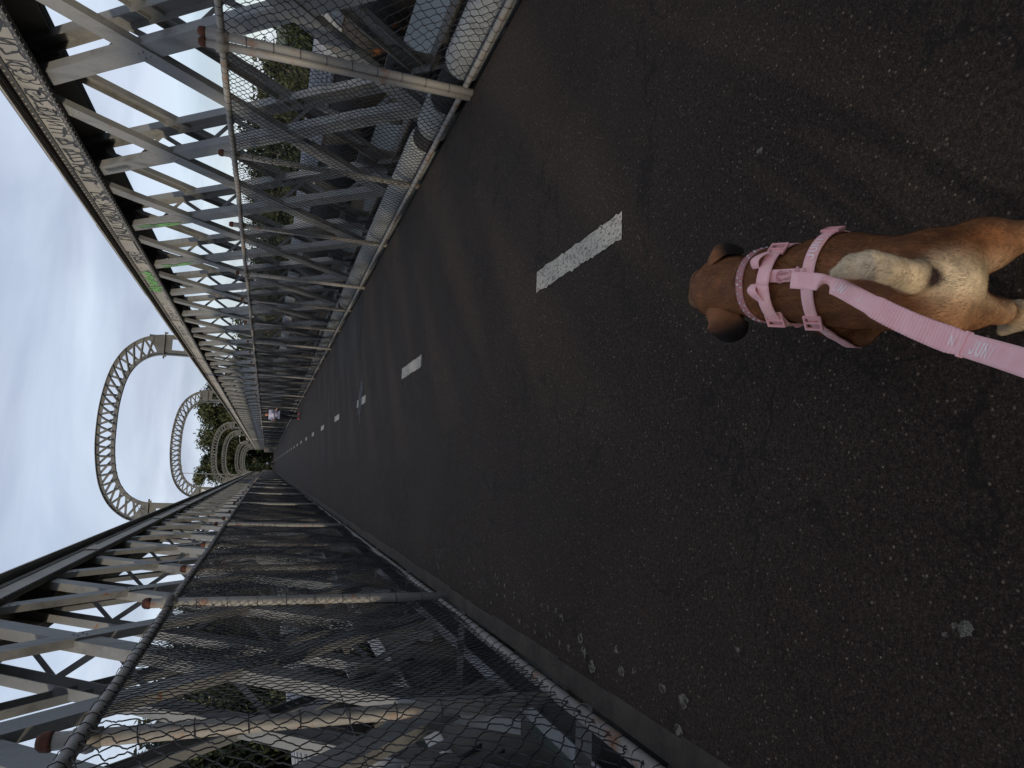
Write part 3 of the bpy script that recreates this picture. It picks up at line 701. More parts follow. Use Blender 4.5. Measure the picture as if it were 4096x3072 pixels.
# ------------------------------------------------------------------ dog
HD = np.array([.194, .981, 0]); SD = np.array([.981, -.194, 0])
def ell(p, c, r3):
    q = p-np.array(c); l = np.stack([q@SD, q@HD, q[:, 2]], 1)/np.array(r3); k = np.linalg.norm(l, axis=1); return (k-1)*min(r3)
def ray_z(px, py, z):
    d = F_+R_*((1536-py)/2738.5)+U_*((2048-px)/2738.5); t = (z-H)/d.z; return np.array([d.x*t, d.y*t, z])
TP = [np.array((.354, .870, .312)), ray_z(3655, 1106, .360), ray_z(3610, 1095, .388), ray_z(3550, 1075, .420), ray_z(3480, 1060, .445), ray_z(3410, 1064, .458), ray_z(3345, 1090, .462)]
TR = [.030, .025, .0225, .0225, .022, .019, .010]
def dog_body(p):
    t = [ell(p, (.355, .872, .272), (.080, .088, .085)), ell(p, (.384, .965, .270), (.086, .15, .086)), ell(p, (.418, 1.070, .258), (.094, .12, .116)),
         cone(p, (.408, 1.10, .315), (.428, 1.19, .345), .070, .066), cone(p, (.428, 1.19, .345), (.448, 1.28, .352), .066, .060)]
    d = smin(t, .045)
    # shoulders and thighs
    for s, pts in ((1, [(.462, 1.12, .26), (.468, 1.07, .14), (.472, 1.10, .09), (.474, 1.09, .02)]), (-1, [(.360, 1.120, .235), (.338, 1.135, .15), (.375, 1.12, .08), (.385, 1.10, .02)])):
        d = smin([d, cone(p, pts[0], pts[1], .048, .036)], .03); d = smin([d, cone(p, pts[1], pts[2], .03, .021), cone(p, pts[2], pts[3], .021, .022)], .015)
    for pts in ([(.402, .858, .245), (.432, .835, .175), (.452, .795, .105), (.462, .810, .02)], [(.312, .868, .250), (.320, .862, .185), (.322, .852, .115), (.333, .885, .022)]):
        bg_ = pts[0][0] > .35; d = smin([d, cone(p, pts[0], pts[1], .054, .046 if bg_ else .036)], .03)
        d = smin([d, cone(p, pts[1], pts[2], .044 if bg_ else .033, .024)], .022); d = smin([d, cone(p, pts[2], pts[3], .0185, .020)], .012)
    for x, y in ((.462, .825), (.333, .900), (.474, 1.115), (.385, 1.12)):      # paws with toes
        toes = [cone(p, (x+o, y-.02, .016), (x+o*1.3, y+.022, .011), .013, .010) for o in (-.018, -.006, .006, .018)]
        d = smin([d, smin(toes, .004)], .008)
    # head: skull, cheeks, brow, muzzle
    head = [ell(p, (.459, 1.345, .352), (.072, .090, .062)), cone(p, (.425, 1.345, .330), (.497, 1.335, .330), .046, .046),
            cone(p, (.470, 1.410, .330), (.489, 1.495, .286), .044, .030), cone(p, (.456, 1.428, .356), (.498, 1.423, .356), .022, .022)]
    d = smin([d, smin(head, .025)], .035)
    # tail carried up over the back
    tl = smin([cone(p, TP[i], TP[i+1], TR[i], TR[i+1]) for i in range(len(TP)-1)], .010)
    d = smin([d, tl], .022)
    d += .0012*np.sin(p[:, 0]*70+p[:, 2]*40)*np.sin(p[:, 1]*60)
    # neck folds
    s = (p-np.array([.41, 1.13, .36]))@HD
    d += np.where((s > 0) & (s < .1) & (p[:, 2] > .33), .0022*np.sin(s*2*PI/.028), 0)
    return d
dog = empty('dog', (.38, 1.0, 0), label='small tan dog with floppy dark ears, pink harness and raised cream tail', cat='dog')
def mat_tint(name, rough, extra=None, bumpk=None, spec=.3, sheen=0):
    m, nt, b = new_mat(name, rough, spec=spec); a = N(nt, 'ShaderNodeVertexColor', layer_name='tint'); c = a.outputs[0]
    if extra: c = mixc(nt, 1.0, c, ramp(nt, noise(nt, extra[0], 5, .6, mapscale=extra[1]), [(.3, extra[2]), (.7, extra[3])]), 'MULTIPLY')
    nt.links.new(c, b.inputs['Base Color'])
    if bumpk: bump(nt, b, noise(nt, bumpk[0], 4, .6, mapscale=bumpk[1]), bumpk[2], bumpk[3])
    return m
M_fur = mat_tint('dog_coat', .75, (34, (1, .35, 1), (.55, .52, .50), (1.35, 1.3, 1.25)), (220, (1, .25, 1), .5, .003))
def fold(a, b, t): t = np.clip(t, 0, 1)[:, None]; return a*(1-t)+b*t
def trace(px, py):
    d = F_+R_*((1536-py)/2738.5)+U_*((2048-px)/2738.5); d = np.array(d.normalized()); p = np.array([[0, 0, H]]); p = p+d*.6
    for _ in range(120): p = p+d*dog_body(p)[0]*.8
    return p[0]
SPOT = trace(3738, 1110)
def dog_col(V):
    s = (V-np.array([.35, .80, 0]))@HD; l = (V-np.array([.35, .80, 0]))@SD; z = V[:, 2]
    brown = np.array([.205, .080, .0285]); dark = np.array([.085, .034, .014]); tan = np.array([.27, .155, .082]); cream = np.array([.60, .475, .31])
    jit = .5+.5*np.sin(V[:, 0]*90+np.sin(V[:, 1]*70)*2)*np.sin(V[:, 2]*80+V[:, 1]*40)
    c = np.tile(brown, (len(V), 1)); c = fold(c, dark, .35*jit*np.clip((z-.2)/.15, 0, 1))
    c = fold(c, tan, np.clip((.20-z)/.12, 0, 1)*.9)
    rump = np.clip((.028-s+.02*np.sin(l*60))/.06, 0, 1)
    c = fold(c, tan, rump*.75)
    mid = np.exp(-((l+.002)/.036)**2)*np.clip((.035-s)/.03, 0, 1)*np.clip((.37-z)/.02, 0, 1); c = fold(c, cream, mid*1.15)
    c = fold(c, cream, np.clip((.085-z)/.05, 0, 1)*.8)
    # tail: cream below and on the tip
    tp = np.array(TP[1:])
    dt = np.min([np.linalg.norm(V-q, axis=1) for q in np.vstack([tp, (tp[1:]+tp[:-1])/2])], 0)
    c = fold(c, cream, np.clip((.040-dt)/.006, 0, 1)*np.clip((z-.325)/.02, 0, 1)*np.clip(((z-.36)/.01)+np.clip((.03-s)/.01, 0, 1), 0, 1)*.95)
    spot = np.exp(-(((V-SPOT)**2).sum(1))/(.019**2)); c = fold(c, np.array([.030, .017, .016]), np.clip(spot*1.7, 0, 1))
    # face
    hs = (V-np.array([.457, 1.335, 0]))@HD
    c = fold(c, tan, np.clip((hs-.03)/.05, 0, 1)*.6); c = fold(c, np.array([.10, .05, .03]), np.clip((hs-.09)/.03, 0, 1)*.7)
    return c
V, Fq = surface_nets(dog_body, (.22, .70, -.004), (.60, 1.56, .50), .0055)
body = np_mesh('dog_body', V-np.array([.38, 1.0, 0]), Fq, M_fur, dog, True, dog_col(V))
# short fur strands
def grad(f, P, e=.0015):
    g = np.stack([f(P+np.eye(3)[i]*e)-f(P-np.eye(3)[i]*e) for i in range(3)], 1); return g/(np.linalg.norm(g, axis=1)[:, None]+1e-9)
nh = 60000; fi_ = rng.integers(0, len(Fq), nh); w = rng.dirichlet([1, 1, 1, 1], nh); Ph = (V[Fq[fi_]]*w[..., None]).sum(1); keep = Ph[:, 2] > .01; Ph = Ph[keep]
Nh = grad(dog_body, Ph); flow = -HD+np.array([0, 0, -.35]); flow = np.tile(flow, (len(Ph), 1)); ontail = (Ph[:, 2] > .385) & (((Ph-np.array([.35, .8, 0]))@HD) < .13); flow[ontail] = HD+np.array([0, 0, .4])
flow += rng.normal(0, .22, flow.shape); tng = flow-(flow*Nh).sum(1)[:, None]*Nh; tng /= np.linalg.norm(tng, axis=1)[:, None]
sd2 = np.cross(Nh, tng); L = (.0055+.0045*rng.random(len(Ph)))[:, None]; wv = .0005
tip = Ph+tng*L+Nh*L*.22; VV = np.stack([Ph-sd2*wv-Nh*.0005, Ph+sd2*wv-Nh*.0005, tip], 1).reshape(-1, 3)
cc = np.repeat(dog_col(Ph)*((.58+.80*rng.random(len(Ph))**1.4)*(1+.22*np.sin(Ph[:, 0]*150+3*np.sin(Ph[:, 1]*60))))[:, None], 3, 0)
fur = np_mesh('fur', VV-np.array([.38, 1.0, 0]), np.arange(len(VV)).reshape(-1, 3), mat_tint('fur_strands', .6), body, False, cc)
# ears
def ear(name, spine, widths, cup, col):
    """soft flap: spine points with half widths and side vectors"""
    n = 22; m = 13; S = resample3(spine, n); wd = np.interp(np.linspace(0, 1, n), np.linspace(0, 1, len(widths)), widths)
    T = np.gradient(S, axis=0); T /= np.linalg.norm(T, axis=1)[:, None]; ref = np.array(cup, float); Vs = []
    for i in range(n):
        sd = np.cross(T[i], ref); sd /= np.linalg.norm(sd); nn = np.cross(sd, T[i])
        for j in range(m):
            q = -1+2*j/(m-1); Vs.append(S[i]+sd*wd[i]*q-nn*wd[i]*.35*q*q)
    Vs = np.array(Vs); idx = np.arange(n*m).reshape(n, m); Fq = np.stack([idx[:-1, :-1], idx[1:, :-1], idx[1:, 1:], idx[:-1, 1:]], -1).reshape(-1, 4)
    t = np.repeat(np.linspace(0, 1, n), m); C = fold(np.tile([.20, .080, .030], (len(Vs), 1)), np.array([.012, .008, .007]), np.clip((t-.30)/.25, 0, 1))
    o = np_mesh(name, Vs-np.array([.38, 1.0, 0]), Fq, M_fur, dog, True, C)
    md = o.modifiers.new('thick', 'SOLIDIFY'); md.thickness = .005; md.offset = 0
    md = o.modifiers.new('sub', 'SUBSURF'); md.levels = md.render_levels = 1
    return o
def resample3(P, n):
    P = np.array(P, float)
    for _ in range(2):
        Q = [P[0]]
        for a, b in zip(P[:-1], P[1:]): Q += [a*.75+b*.25, a*.25+b*.75]
        Q.append(P[-1]); P = np.array(Q)
    s = np.r_[0, np.cumsum(np.linalg.norm(np.diff(P, axis=0), axis=1))]; t = np.linspace(0, s[-1], n)
    return np.stack([np.interp(t, s, P[:, i]) for i in range(3)], 1)
ear('ear', [ray_z(2835, 1225, .392), ray_z(2865, 1275, .392), ray_z(2900, 1325, .365), ray_z(2940, 1350, .330), ray_z(2985, 1335, .290)], [.032, .044, .048, .046, .024], (-.5, -.35, .8), None)
ear('ear', [ray_z(2835, 1040, .392), ray_z(2850, 1010, .398), ray_z(2885, 985, .385), ray_z(2930, 985, .362), ray_z(2975, 1005, .335)], [.026, .028, .026, .022, .008], (.55, -.35, .75), None)
# nose and eyes
mb = MB(); 
def ball(mb, c, r, n=10, sq=(1, 1, 1)):
    vs = [(c[0]+r*sq[0]*math.sin(PI*i/n)*math.cos(2*PI*j/n), c[1]+r*sq[1]*math.sin(PI*i/n)*math.sin(2*PI*j/n), c[2]+r*sq[2]*math.cos(PI*i/n)) for i in range(n+1) for j in range(n)]
    mb.add(vs, [(i*n+j, (i+1)*n+j, (i+1)*n+(j+1) % n, i*n+(j+1) % n) for i in range(n) for j in range(n)])
D0 = np.array([.38, 1.0, 0])
ball(mb, np.array([.495, 1.524, .292])-D0, .014, 10, (1.2, .8, .8)); mb.build('nose', M_black, dog, True)
for ex in ((.437, 1.435, .340), (.516, 1.422, .340)):
    mb = MB(); ball(mb, np.array(ex)-D0, .009); mb.build('eye', new_mat('dog_eye', .1, (.01, .006, .004))[0], dog, True)

# ---- harness, collar and leash
def webbing(name, c1, c2):
    m, nt, b = new_mat(name, .78, spec=.3)
    c = ramp(nt, noise(nt, 30, 5), [(.3, c1), (.7, c2)]); nt.links.new(c, b.inputs['Base Color']); bump(nt, b, noise(nt, 900, 2), .35, .0015)
    return m
M_pink = webbing('pink_webbing', (.90, .47, .47), (.97, .58, .56)); M_peach = webbing('peach_padding', (.76, .42, .34), (.86, .52, .42))
M_plast = new_mat('pink_plastic', .35, (.74, .36, .36))[0]; M_letter = new_mat('raised_lettering', .6, (.99, .84, .82))[0]
M_gem = new_mat('rhinestone', .2, (.55, .55, .58), metal=.7)[0]; M_collar = webbing('collar_leather', (.36, .16, .16), (.46, .21, .21))
def hit(o, d, off):
    """walk from outside along -d towards o until the coat is met"""
    r = .24; p = np.array([o+d*r])
    for _ in range(60):
        s = dog_surf(p)[0]-off
        if s < .0004: break
        p = p-d*s*.8
        if np.linalg.norm(p[0]-o) < .01: break
    return p[0]
def dog_surf(p): return dog_body(p)
def ring_strap(name, o, tilt, w, off, mat, a0=0, a1=360, n=72, parent=None, text=None, thick=.0028):
    """band round the body in a plane through o tilted forward; angles measured from straight up towards the dog's right"""
    o = np.array(o, float); up = np.array([0, 0, 1.0])-HD*tilt; up /= np.linalg.norm(up); ax = np.cross(SD, up); ax /= np.linalg.norm(ax)
    if ax@HD < 0: ax = -ax
    c = []; 
    for i in range(n+1):
        a = R(a0+(a1-a0)*i/n); d = up*math.cos(a)+SD*math.sin(a); c.append(hit(o, d, off if np.isscalar(off) else off(a)))
    c = np.array(c)
    for _ in range(3): c[1:-1] = (c[:-2]+c[1:-1]*2+c[2:])/4
    rad = c-o; rad -= (rad@ax)[:, None]*ax; rad /= np.linalg.norm(rad, axis=1)[:, None]
    return ribbon(name, c, np.tile(ax, (len(c), 1)), rad, w, mat, parent, thick), c, rad, ax
def ribbon(name, c, side, nrm, w, mat, parent, thick=.0020, cols=5):
    n = len(c); wv = np.full(n, w) if np.isscalar(w) else np.array(w); Vs = []
    for i in range(n):
        for j in range(cols):
            q = -1+2*j/(cols-1); Vs.append(c[i]+side[i]*wv[i]/2*q-D0)
    Vs = np.array(Vs); idx = np.arange(n*cols).reshape(n, cols); Fq = np.stack([idx[:-1, :-1], idx[1:, :-1], idx[1:, 1:], idx[:-1, 1:]], -1).reshape(-1, 4)
    o = np_mesh(name, Vs, Fq, mat, parent, True); md = o.modifiers.new('thick', 'SOLIDIFY'); md.thickness = thick; md.offset = 0
    return o
har = empty('dog_harness', tuple(D0), label='pink webbing harness with plastic buckles strapped round the tan dog', cat='harness')
ring_strap('girth_strap', (.392, 1.085, .26), .40, .024, .006, M_pink, parent=har)
ring_strap('chest_strap', (.410, 1.165, .29), .36, .028, lambda a: .006+.012*max(0, math.cos(a))**6, M_pink, 0, 360, parent=har)
_, cst, crad, cax = ring_strap('padding', (.410, 1.165, .29), .36, .038, .0035, M_peach, 195, 330, 50, har)
# strap along the spine
def top_at(x, y, off): return hit(np.array([x, y, .25]), np.array([0, 0, 1.0]), off)
sp = np.array([top_at(.404+(.424-.404)*t, 1.035+.100*t, .008) for t in np.linspace(0, 1, 16)]); ribbon('back_strap', sp, np.tile(SD, (16, 1)), np.tile([0, 0, 1.0], (16, 1)), .026, M_pink, har)
# loose loops standing up at the front of the spine strap
for s in (-1, 1):
    b0 = sp[-1]+SD*s*.004; lp = np.array([b0+SD*s*(.012+.036*t)+HD*(.006-.012*t)+np.array([0, 0, .017*math.sin(PI*t)+.004-.016*t]) for t in np.linspace(0, 1, 14)])
    ribbon('strap_loop', lp, np.tile(HD, (14, 1)), None, [.020+.006*math.sin(PI*t) for t in np.linspace(0, 1, 14)], M_pink, har)
def buckle(c, side, along, nrm, w, L):
    mb = MB(); c = np.array(c)-D0
    for s in (-1, 1):
        mb.bar(c+side*s*w/2-along*L/2, c+side*s*w/2+along*L/2, side, nrm, .005, .006)
        mb.bar(c+along*s*L/2-side*(w/2+.0025), c+along*s*L/2+side*(w/2+.0025), along, nrm, .005, .0062)
    mb.bar(c-side*w/2, c+side*w/2, along, nrm, .005, .0045)
    o = mb.build('buckle', M_plast, har); md = o.modifiers.new('b', 'BEVEL'); md.width = .0012; md.segments = 2
for (o3, tilt, ang, w) in (((.392, 1.085, .26), .40, -38, .032), ((.392, 1.085, .26), .40, 68, .032), ((.410, 1.165, .29), .36, -42, .036), ((.410, 1.165, .29), .36, 40, .034)):
    o3 = np.array(o3); up = np.array([0, 0, 1.0])-HD*tilt; up /= np.linalg.norm(up); ax = np.cross(SD, up); ax = ax if ax@HD > 0 else -ax; ax /= np.linalg.norm(ax)
    d = up*math.cos(R(ang))+SD*math.sin(R(ang)); p = hit(o3, d, .010); d2 = np.cross(ax, d); buckle(p, ax, d2, d, w, .028)
# lettering on the girth strap
LET = {'J': [[(0, .25), (.12, .02), (.33, .02), (.45, .25), (.45, 1)]], 'U': [[(0, 1), (0, .2), (.15, 0), (.4, 0), (.55, .2), (.55, 1)]], 'N': [[(0, 0), (0, 1), (.55, 0), (.55, 1)]], 'I': [[(.1, 0), (.1, 1)]], ')': [[(0, 1), (.2, .75), (.25, .5), (.2, .25), (0, 0)]]}
def word(mb, txt, h, w, frm, gap=.34):
    u = 0
    for ch in txt:
        for st in LET[ch]: stroke(mb, [(u+x*h, y*h-h/2) for x, y in st], w, frm)
        u += h*(gap+{'I': .2, ')': .3}.get(ch, .58))
    return u
def girth_frame(o3, tilt, off, a_start, sgn):
    o3 = np.array(o3); up = np.array([0, 0, 1.0])-HD*tilt; up /= np.linalg.norm(up); ax = np.cross(SD, up); ax = ax if ax@HD > 0 else -ax; ax /= np.linalg.norm(ax)
    def f(u, v, h):
        a = R(a_start)+sgn*u/.10; d = up*math.cos(a)+SD*math.sin(a); p = hit(o3, d, off+h)
        return tuple(p+ax*v*1.0-D0)
    return f
mb = MB(); stroke.h = 0
word(mb, 'JUNI', .013, .0024, girth_frame((.392, 1.085, .26), .40, .0082, 22, 1)); word(mb, 'JUNI', .013, .0024, girth_frame((.392, 1.085, .26), .40, .0082, -82, 1))
word(mb, 'JUNI', .014, .0026, girth_frame((.410, 1.165, .29), .36, .0082, -84, 1))
mb.build('lettering', M_letter, har)
# snap hook and rings
clip = MB()
def torus(mb, c, r, rr_, ax1, ax2, n=18): mb.tube([np.array(c)-D0+r*(math.cos(t)*ax1+math.sin(t)*ax2) for t in np.linspace(0, 2*PI, n)], rr_, 7, False)
c0 = top_at(.407, 1.062, .013)
torus(clip, c0+HD*.024, .011, .0026, SD, np.array([0, 0, 1.0])*.7+HD*.5); torus(clip, c0-HD*.028+np.array([0, 0, .006]), .014, .0028, SD, np.array([0, 0, 1.0])*.5-HD*.8)
clip.tube([c0-D0+HD*.022+np.array([0, 0, .006]), c0-D0+HD*.005+SD*-.004+np.array([0, 0, .008]), c0-D0-HD*.02+np.array([0, 0, .008])], .005, 8)
clip.tube([c0-D0+HD*.018+SD*.007+np.array([0, 0, .006]), c0-D0-HD*.008+SD*.008+np.array([0, 0, .008]), c0-D0-HD*.02+np.array([0, 0, .008])], .0028, 8)
clip.build('ring', M_plast, har, True)

col_ = empty('dog_collar', tuple(D0), label='pink collar with two rows of rhinestones round the tan dog\'s neck', cat='collar')
_, cc_, cr_, cx_ = ring_strap('band', (.427, 1.193, .348), .12, .019, .0045, M_collar, parent=col_, thick=.003)
gm = MB()
for i in range(0, 360, 14):
    k = int(i/360*72); 
    for s in (-1, 1):
        kk = (k+(1 if s > 0 else 0)) % 72; gm.dome(cc_[kk]+cr_[kk]*.0014+cx_*s*.0048-D0, .0023, cr_[kk], .0018)
gm.build('rhinestones', M_gem, col_)
tg = empty('name_tag', tuple(D0), label='small pink tag hanging under the tan dog\'s neck', cat='tag')
mb = MB(); mb.tube([np.array([.347, 1.165, .285])-D0, np.array([.344, 1.163, .285])-D0], .014, 16); mb.build('disc', M_plast, tg)

def ray_pt(px, py, dist):
    d = F_+R_*((1536-py)/2738.5)+U_*((2048-px)/2738.5); d = np.array(d.normalized()); return np.array([0, 0, H])+d*dist
ls = empty('dog_leash', tuple(D0), label='pink webbing leash with scrunched section running from the harness', cat='leash')
LP = [ray_pt(3165, 1120, 1.405), ray_pt(3250, 1125, 1.375), ray_pt(3330, 1135, 1.335), ray_pt(3440, 1195, 1.28), ray_pt(3560, 1260, 1.215), ray_pt(3720, 1330, 1.135), ray_pt(3860, 1380, 1.065), ray_pt(4000, 1420, .995), ray_pt(4110, 1455, .94), ray_pt(4300, 1510, .86)]
n = 420; LC = resample3(LP, n); T = np.gradient(LC, axis=0); T /= np.linalg.norm(T, axis=1)[:, None]
tocam = np.array([0, 0, H])-LC; tocam /= np.linalg.norm(tocam, axis=1)[:, None]
sd0 = np.cross(T, tocam); sd0 /= np.linalg.norm(sd0, axis=1)[:, None]        # image-up side
if (sd0[200]@np.array(R_)) < 0: sd0 = -sd0
nm0 = np.cross(sd0, T); nm0 *= np.sign((nm0*tocam).sum(1))[:, None]
arcl = np.r_[0, np.cumsum(np.linalg.norm(np.diff(LC, axis=0), axis=1))]
tw = 180*(1/(1+np.exp(-(arcl-.085)/.007)))+8*np.sin(arcl*14)
ang = np.radians(180-tw); sd1 = sd0*np.cos(ang)[:, None]+nm0*np.sin(ang)[:, None]; nm1 = -sd0*np.sin(ang)[:, None]+nm0*np.cos(ang)[:, None]
s_a, s_b = .205, .430
scr = np.clip((arcl-s_a)/.02, 0, 1)*np.clip((s_b-arcl)/.02, 0, 1)
saw = (arcl/.0078) % 1.0
dz = scr*(0.0048*np.abs(np.sin(PI*saw))**.6); LC2 = LC+nm1*dz[:, None]
wid = .0315+scr*(.004+.0012*np.sin(2*PI*saw+1))
o = ribbon('strap', LC2, sd1, nm1, wid, M_pink, ls, .003, 7)
mb = MB(); 
for s in (.436,):
    k = int(np.searchsorted(arcl, s)); mb.bar(LC2[k]-sd1[k]*.0175-D0, LC2[k]+sd1[k]*.0175-D0, T[k], nm1[k], .006, .007)
mb.build('stitched_end', M_pink, ls)
def leash_frame(s0, off=.0018):
    def f(u, v, h):
        k = min(int(np.searchsorted(arcl, s0+u)), n-1); return tuple(LC2[k]+sd1[k]*v+nm1[k]*(off+h)-D0)
    return f
mb = MB(); stroke.h = 0
word(mb, 'JUNI', .0165, .0026, leash_frame(.455)); word(mb, 'UNI', .015, .0022, leash_frame(.108)); word(mb, ')', .012, .002, leash_frame(.175)); word(mb, 'N', .012, .002, leash_frame(.416, .0045))
mb.build('lettering', M_letter, ls)

# ------------------------------------------------------------------ people
def person(name, loc, rz, label, J, clothes, hair, skin, hgt=1.66, res=.011):
    """J: joints. One body surface; clothes are offset shells cut from the same body."""
    root = empty(name, loc, label=label, cat='person'); root.rotation_euler = (0, 0, rz)
    def body(p):
        d = smin([cone(p, J['pelL'], J['pelR'], .105, .105), cone(p, J['pel'], J['waist'], .12, .105), cone(p, J['waist'], J['chest'], .105, .125), cone(p, J['shL'], J['shR'], .06, .06)], .06)
        d = smin([d, cone(p, J['chest'], J['neck'], .07, .05), cone(p, J['neck'], J['head'], .048, .05)], .03)
        d = smin([d, ell2(p, J['head'], (.075, .092, .112))], .02)
        d = smin([d, cone(p, np.array(J['head'])+[0, -.088, -.02], np.array(J['head'])+[0, -.098, -.035], .012, .014)], .012)
        for s in 'LR':
            d = smin([d, cone(p, J['sh'+s], J['el'+s], .048, .038)], .03); d = smin([d, cone(p, J['el'+s], J['wr'+s], .038, .026)], .015)
            d = smin([d, cone(p, J['pel'+s], J['kn'+s], .095, .058)], .04); d = smin([d, cone(p, J['kn'+s], J['an'+s], .058, .036)], .02)
            a = np.array(J['an'+s]); d = smin([d, cone(p, a+[0, .03, -.05], a+[0, -.13, -.055], .038, .030)], .02)
            w = np.array(J['wr'+s]); dr = w-np.array(J['el'+s]); dr /= np.linalg.norm(dr); sdv = np.cross(dr, [0, 0, 1.0]); sdv /= np.linalg.norm(sdv)
            d = smin([d, cone(p, w, w+dr*.07, .026, .032)], .01)
            fg = [cone(p, w+dr*.075+sdv*o, w+dr*(.075+L)+sdv*o*1.2+np.array([0, 0, -.02]), .010, .008) for o, L in ((-.026, .065), (-.009, .08), (.009, .075), (.026, .055))]
            fg.append(cone(p, w+dr*.02-sdv*.028, w+dr*.07-sdv*.055, .011, .009)); d = smin([d, smin(fg, .003)], .006)
        return d
    lo, hi = (-.55, -.60, -.02), (.55, .60, hgt+.12)
    V, Fq = surface_nets(body, lo, hi, res)
    b = np_mesh('person_body', V, Fq, new_mat('skin', .55, skin)[0], root, True)
    for nm, off, reg, mat in clothes:
        g = lambda p, off=off, reg=reg: np.maximum(body(p)-off, reg(p, J))
        V, Fq = surface_nets(g, lo, hi, res)
        if len(Fq): np_mesh(nm, V, Fq, mat, b, True)
    h = np.array(J['head'])
    mb = MB()
    for s in (-1, 1): ball(mb, h+[s*.03, -.082, .008], .011, 8)
    mb.build('eyes', M_black, b, True)
    mb = MB(); mb.tube([h+[-.022, -.088, -.055], h+[0, -.094, -.057], h+[.022, -.088, -.055]], .005, 6); mb.build('mouth', new_mat('lips', .5, (.25, .07, .06))[0], b, True)
    hair(h, b)
    return root
def ell2(p, c, r): k = np.linalg.norm((p-np.array(c))/np.array(r), axis=1); return (k-1)*min(r)
M_tee = new_mat('lavender_tee', .85)[0]; _nt = M_tee.node_tree; _nt.links.new(ramp(_nt, noise(_nt, 6, 4), [(.35, (.34, .34, .47)), (.65, (.44, .44, .56))]), _nt.nodes['Principled BSDF'].inputs['Base Color'])
M_legg = new_mat('black_leggings', .7, (.008, .009, .014))[0]; M_shoe = new_mat('pink_black_shoe', .6, (.75, .13, .14))[0]; M_hair = new_mat('dark_hair', .6, (.012, .010, .009))[0]
J = dict(pel=(0, 0, .92), pelL=(.09, 0, .88), pelR=(-.09, 0, .88), waist=(0, -.01, 1.10), chest=(0, -.02, 1.28), neck=(.0, -.03, 1.44), head=(-.01, -.07, 1.555),
         shL=(.165, -.02, 1.36), shR=(-.165, -.02, 1.36), elL=(.20, .06, 1.12), elR=(-.275, -.03, 1.15), wrL=(.26, -.15, 1.10), wrR=(-.05, -.20, 1.22),
         knL=(.10, -.12, .50), knR=(-.10, .02, .48), anL=(.11, -.02, .12), anR=(-.13, .08, .10))
def cap_hair(h, b):
    mb = MB(); ball(mb, h+[0, .018, .035], .097, 14, (.92, 1.05, .95)); mb.tube([h+[0, .09, .02], h+[.01, .15, -.02], h+[.02, .16, -.12]], .03, 8, True, [.035, .035, .012]); mb.build('hair', M_hair, b, True)
    mb = MB(); mb.tube([h+[0, -.02, .06], h+[0, -.03, .10], h+[0, -.03, .125]], .08, 14, True, [.098, .085, .04]); mb.bar(h+[0, -.06, .062], h+[0, -.16, .045], (1, 0, 0), (0, 0, 1), .13, .012, .09); mb.build('cap', M_hair, b, True)
sleeve = lambda p, J: np.maximum.reduce([p[:, 2]-1.43, .93-p[:, 2], np.minimum(np.abs(p[:, 0])-.20, 1.24-p[:, 2])])
legg = lambda p, J: np.maximum(p[:, 2]-.98, .13-p[:, 2])
shoe = lambda p, J: p[:, 2]-.115
person('person', (2.42, 34.3, 0), R(-6), 'jogger in lavender tee, black leggings, black cap and pink shoes', J,
       [('leggings', .010, legg, M_legg), ('tee', .024, sleeve, M_tee), ('shoes', .014, shoe, M_shoe)], cap_hair, (.42, .20, .13))
J2 = dict(J); J2.update(head=(0, -.05, 1.57), neck=(0, -.02, 1.45), elL=(.25, .02, 1.12), wrL=(.24, -.12, .95), elR=(-.26, .03, 1.12), wrR=(-.22, -.15, 1.0), knL=(.1, -.05, .5), knR=(-.1, -.1, .5), anL=(.11, .12, .12), anR=(-.1, -.1, .10))
def plain_hair(h, b): mb = MB(); ball(mb, h+[0, .02, .03], .098, 12); mb.build('hair', M_hair, b, True)
M_blk = new_mat('black_cloth', .85, (.010, .010, .012))[0]
person('person', (0.35, 122.0, 0), 0, 'distant walker in dark clothes carrying a white bag near the dark end', J2,
       [('trousers', .012, legg, M_blk), ('jacket', .028, lambda p, J: np.maximum(p[:, 2]-1.46, .80-p[:, 2]), M_blk), ('shoes', .014, shoe, M_blk)], plain_hair, (.40, .22, .16), res=.02)
bagr = empty('shoulder_bag', (.42, 121.72, 0), label='white bag on the chest of the distant walker', cat='bag')
mb = MB(); mb.box(-.14, .14, -.05, .05, 1.10, 1.36); o = mb.build('pouch', new_mat('white_cloth', .8, (.6, .6, .62))[0], bagr); md = o.modifiers.new('b', 'BEVEL'); md.width = .04; md.segments = 3
mb = MB(); mb.tube([(-.13, .0, 1.33), (-.08, .04, 1.5), (.08, .06, 1.5), (.13, .0, 1.33)], .012, 6); mb.build('strap', M_blk, bagr)

# small street lamp seen through the second arch, on the far side
def lamp(x, y, z0, z1, label):
    root = empty('street_lamp', (x, y, z0), label=label, cat='lamp', group='street lamps beyond the arches')
    mb = MB(); mb.tube([(0, 0, 0), (0, 0, z1-z0)], .06, 8); mb.build('pole', M_steel, root, True)
    mb = MB(); mb.tube([(0, 0, z1-z0), (.5, 0, z1-z0+.12), (1.0, 0, z1-z0+.1)], .035, 6); mb.build('arm', M_steel, root, True)
    mb = MB(); ball(mb, (1.15, 0, z1-z0+.1), .22, 10, (1.6, .8, .5)); mb.build('lamp_head', M_whitegraf, root, True)

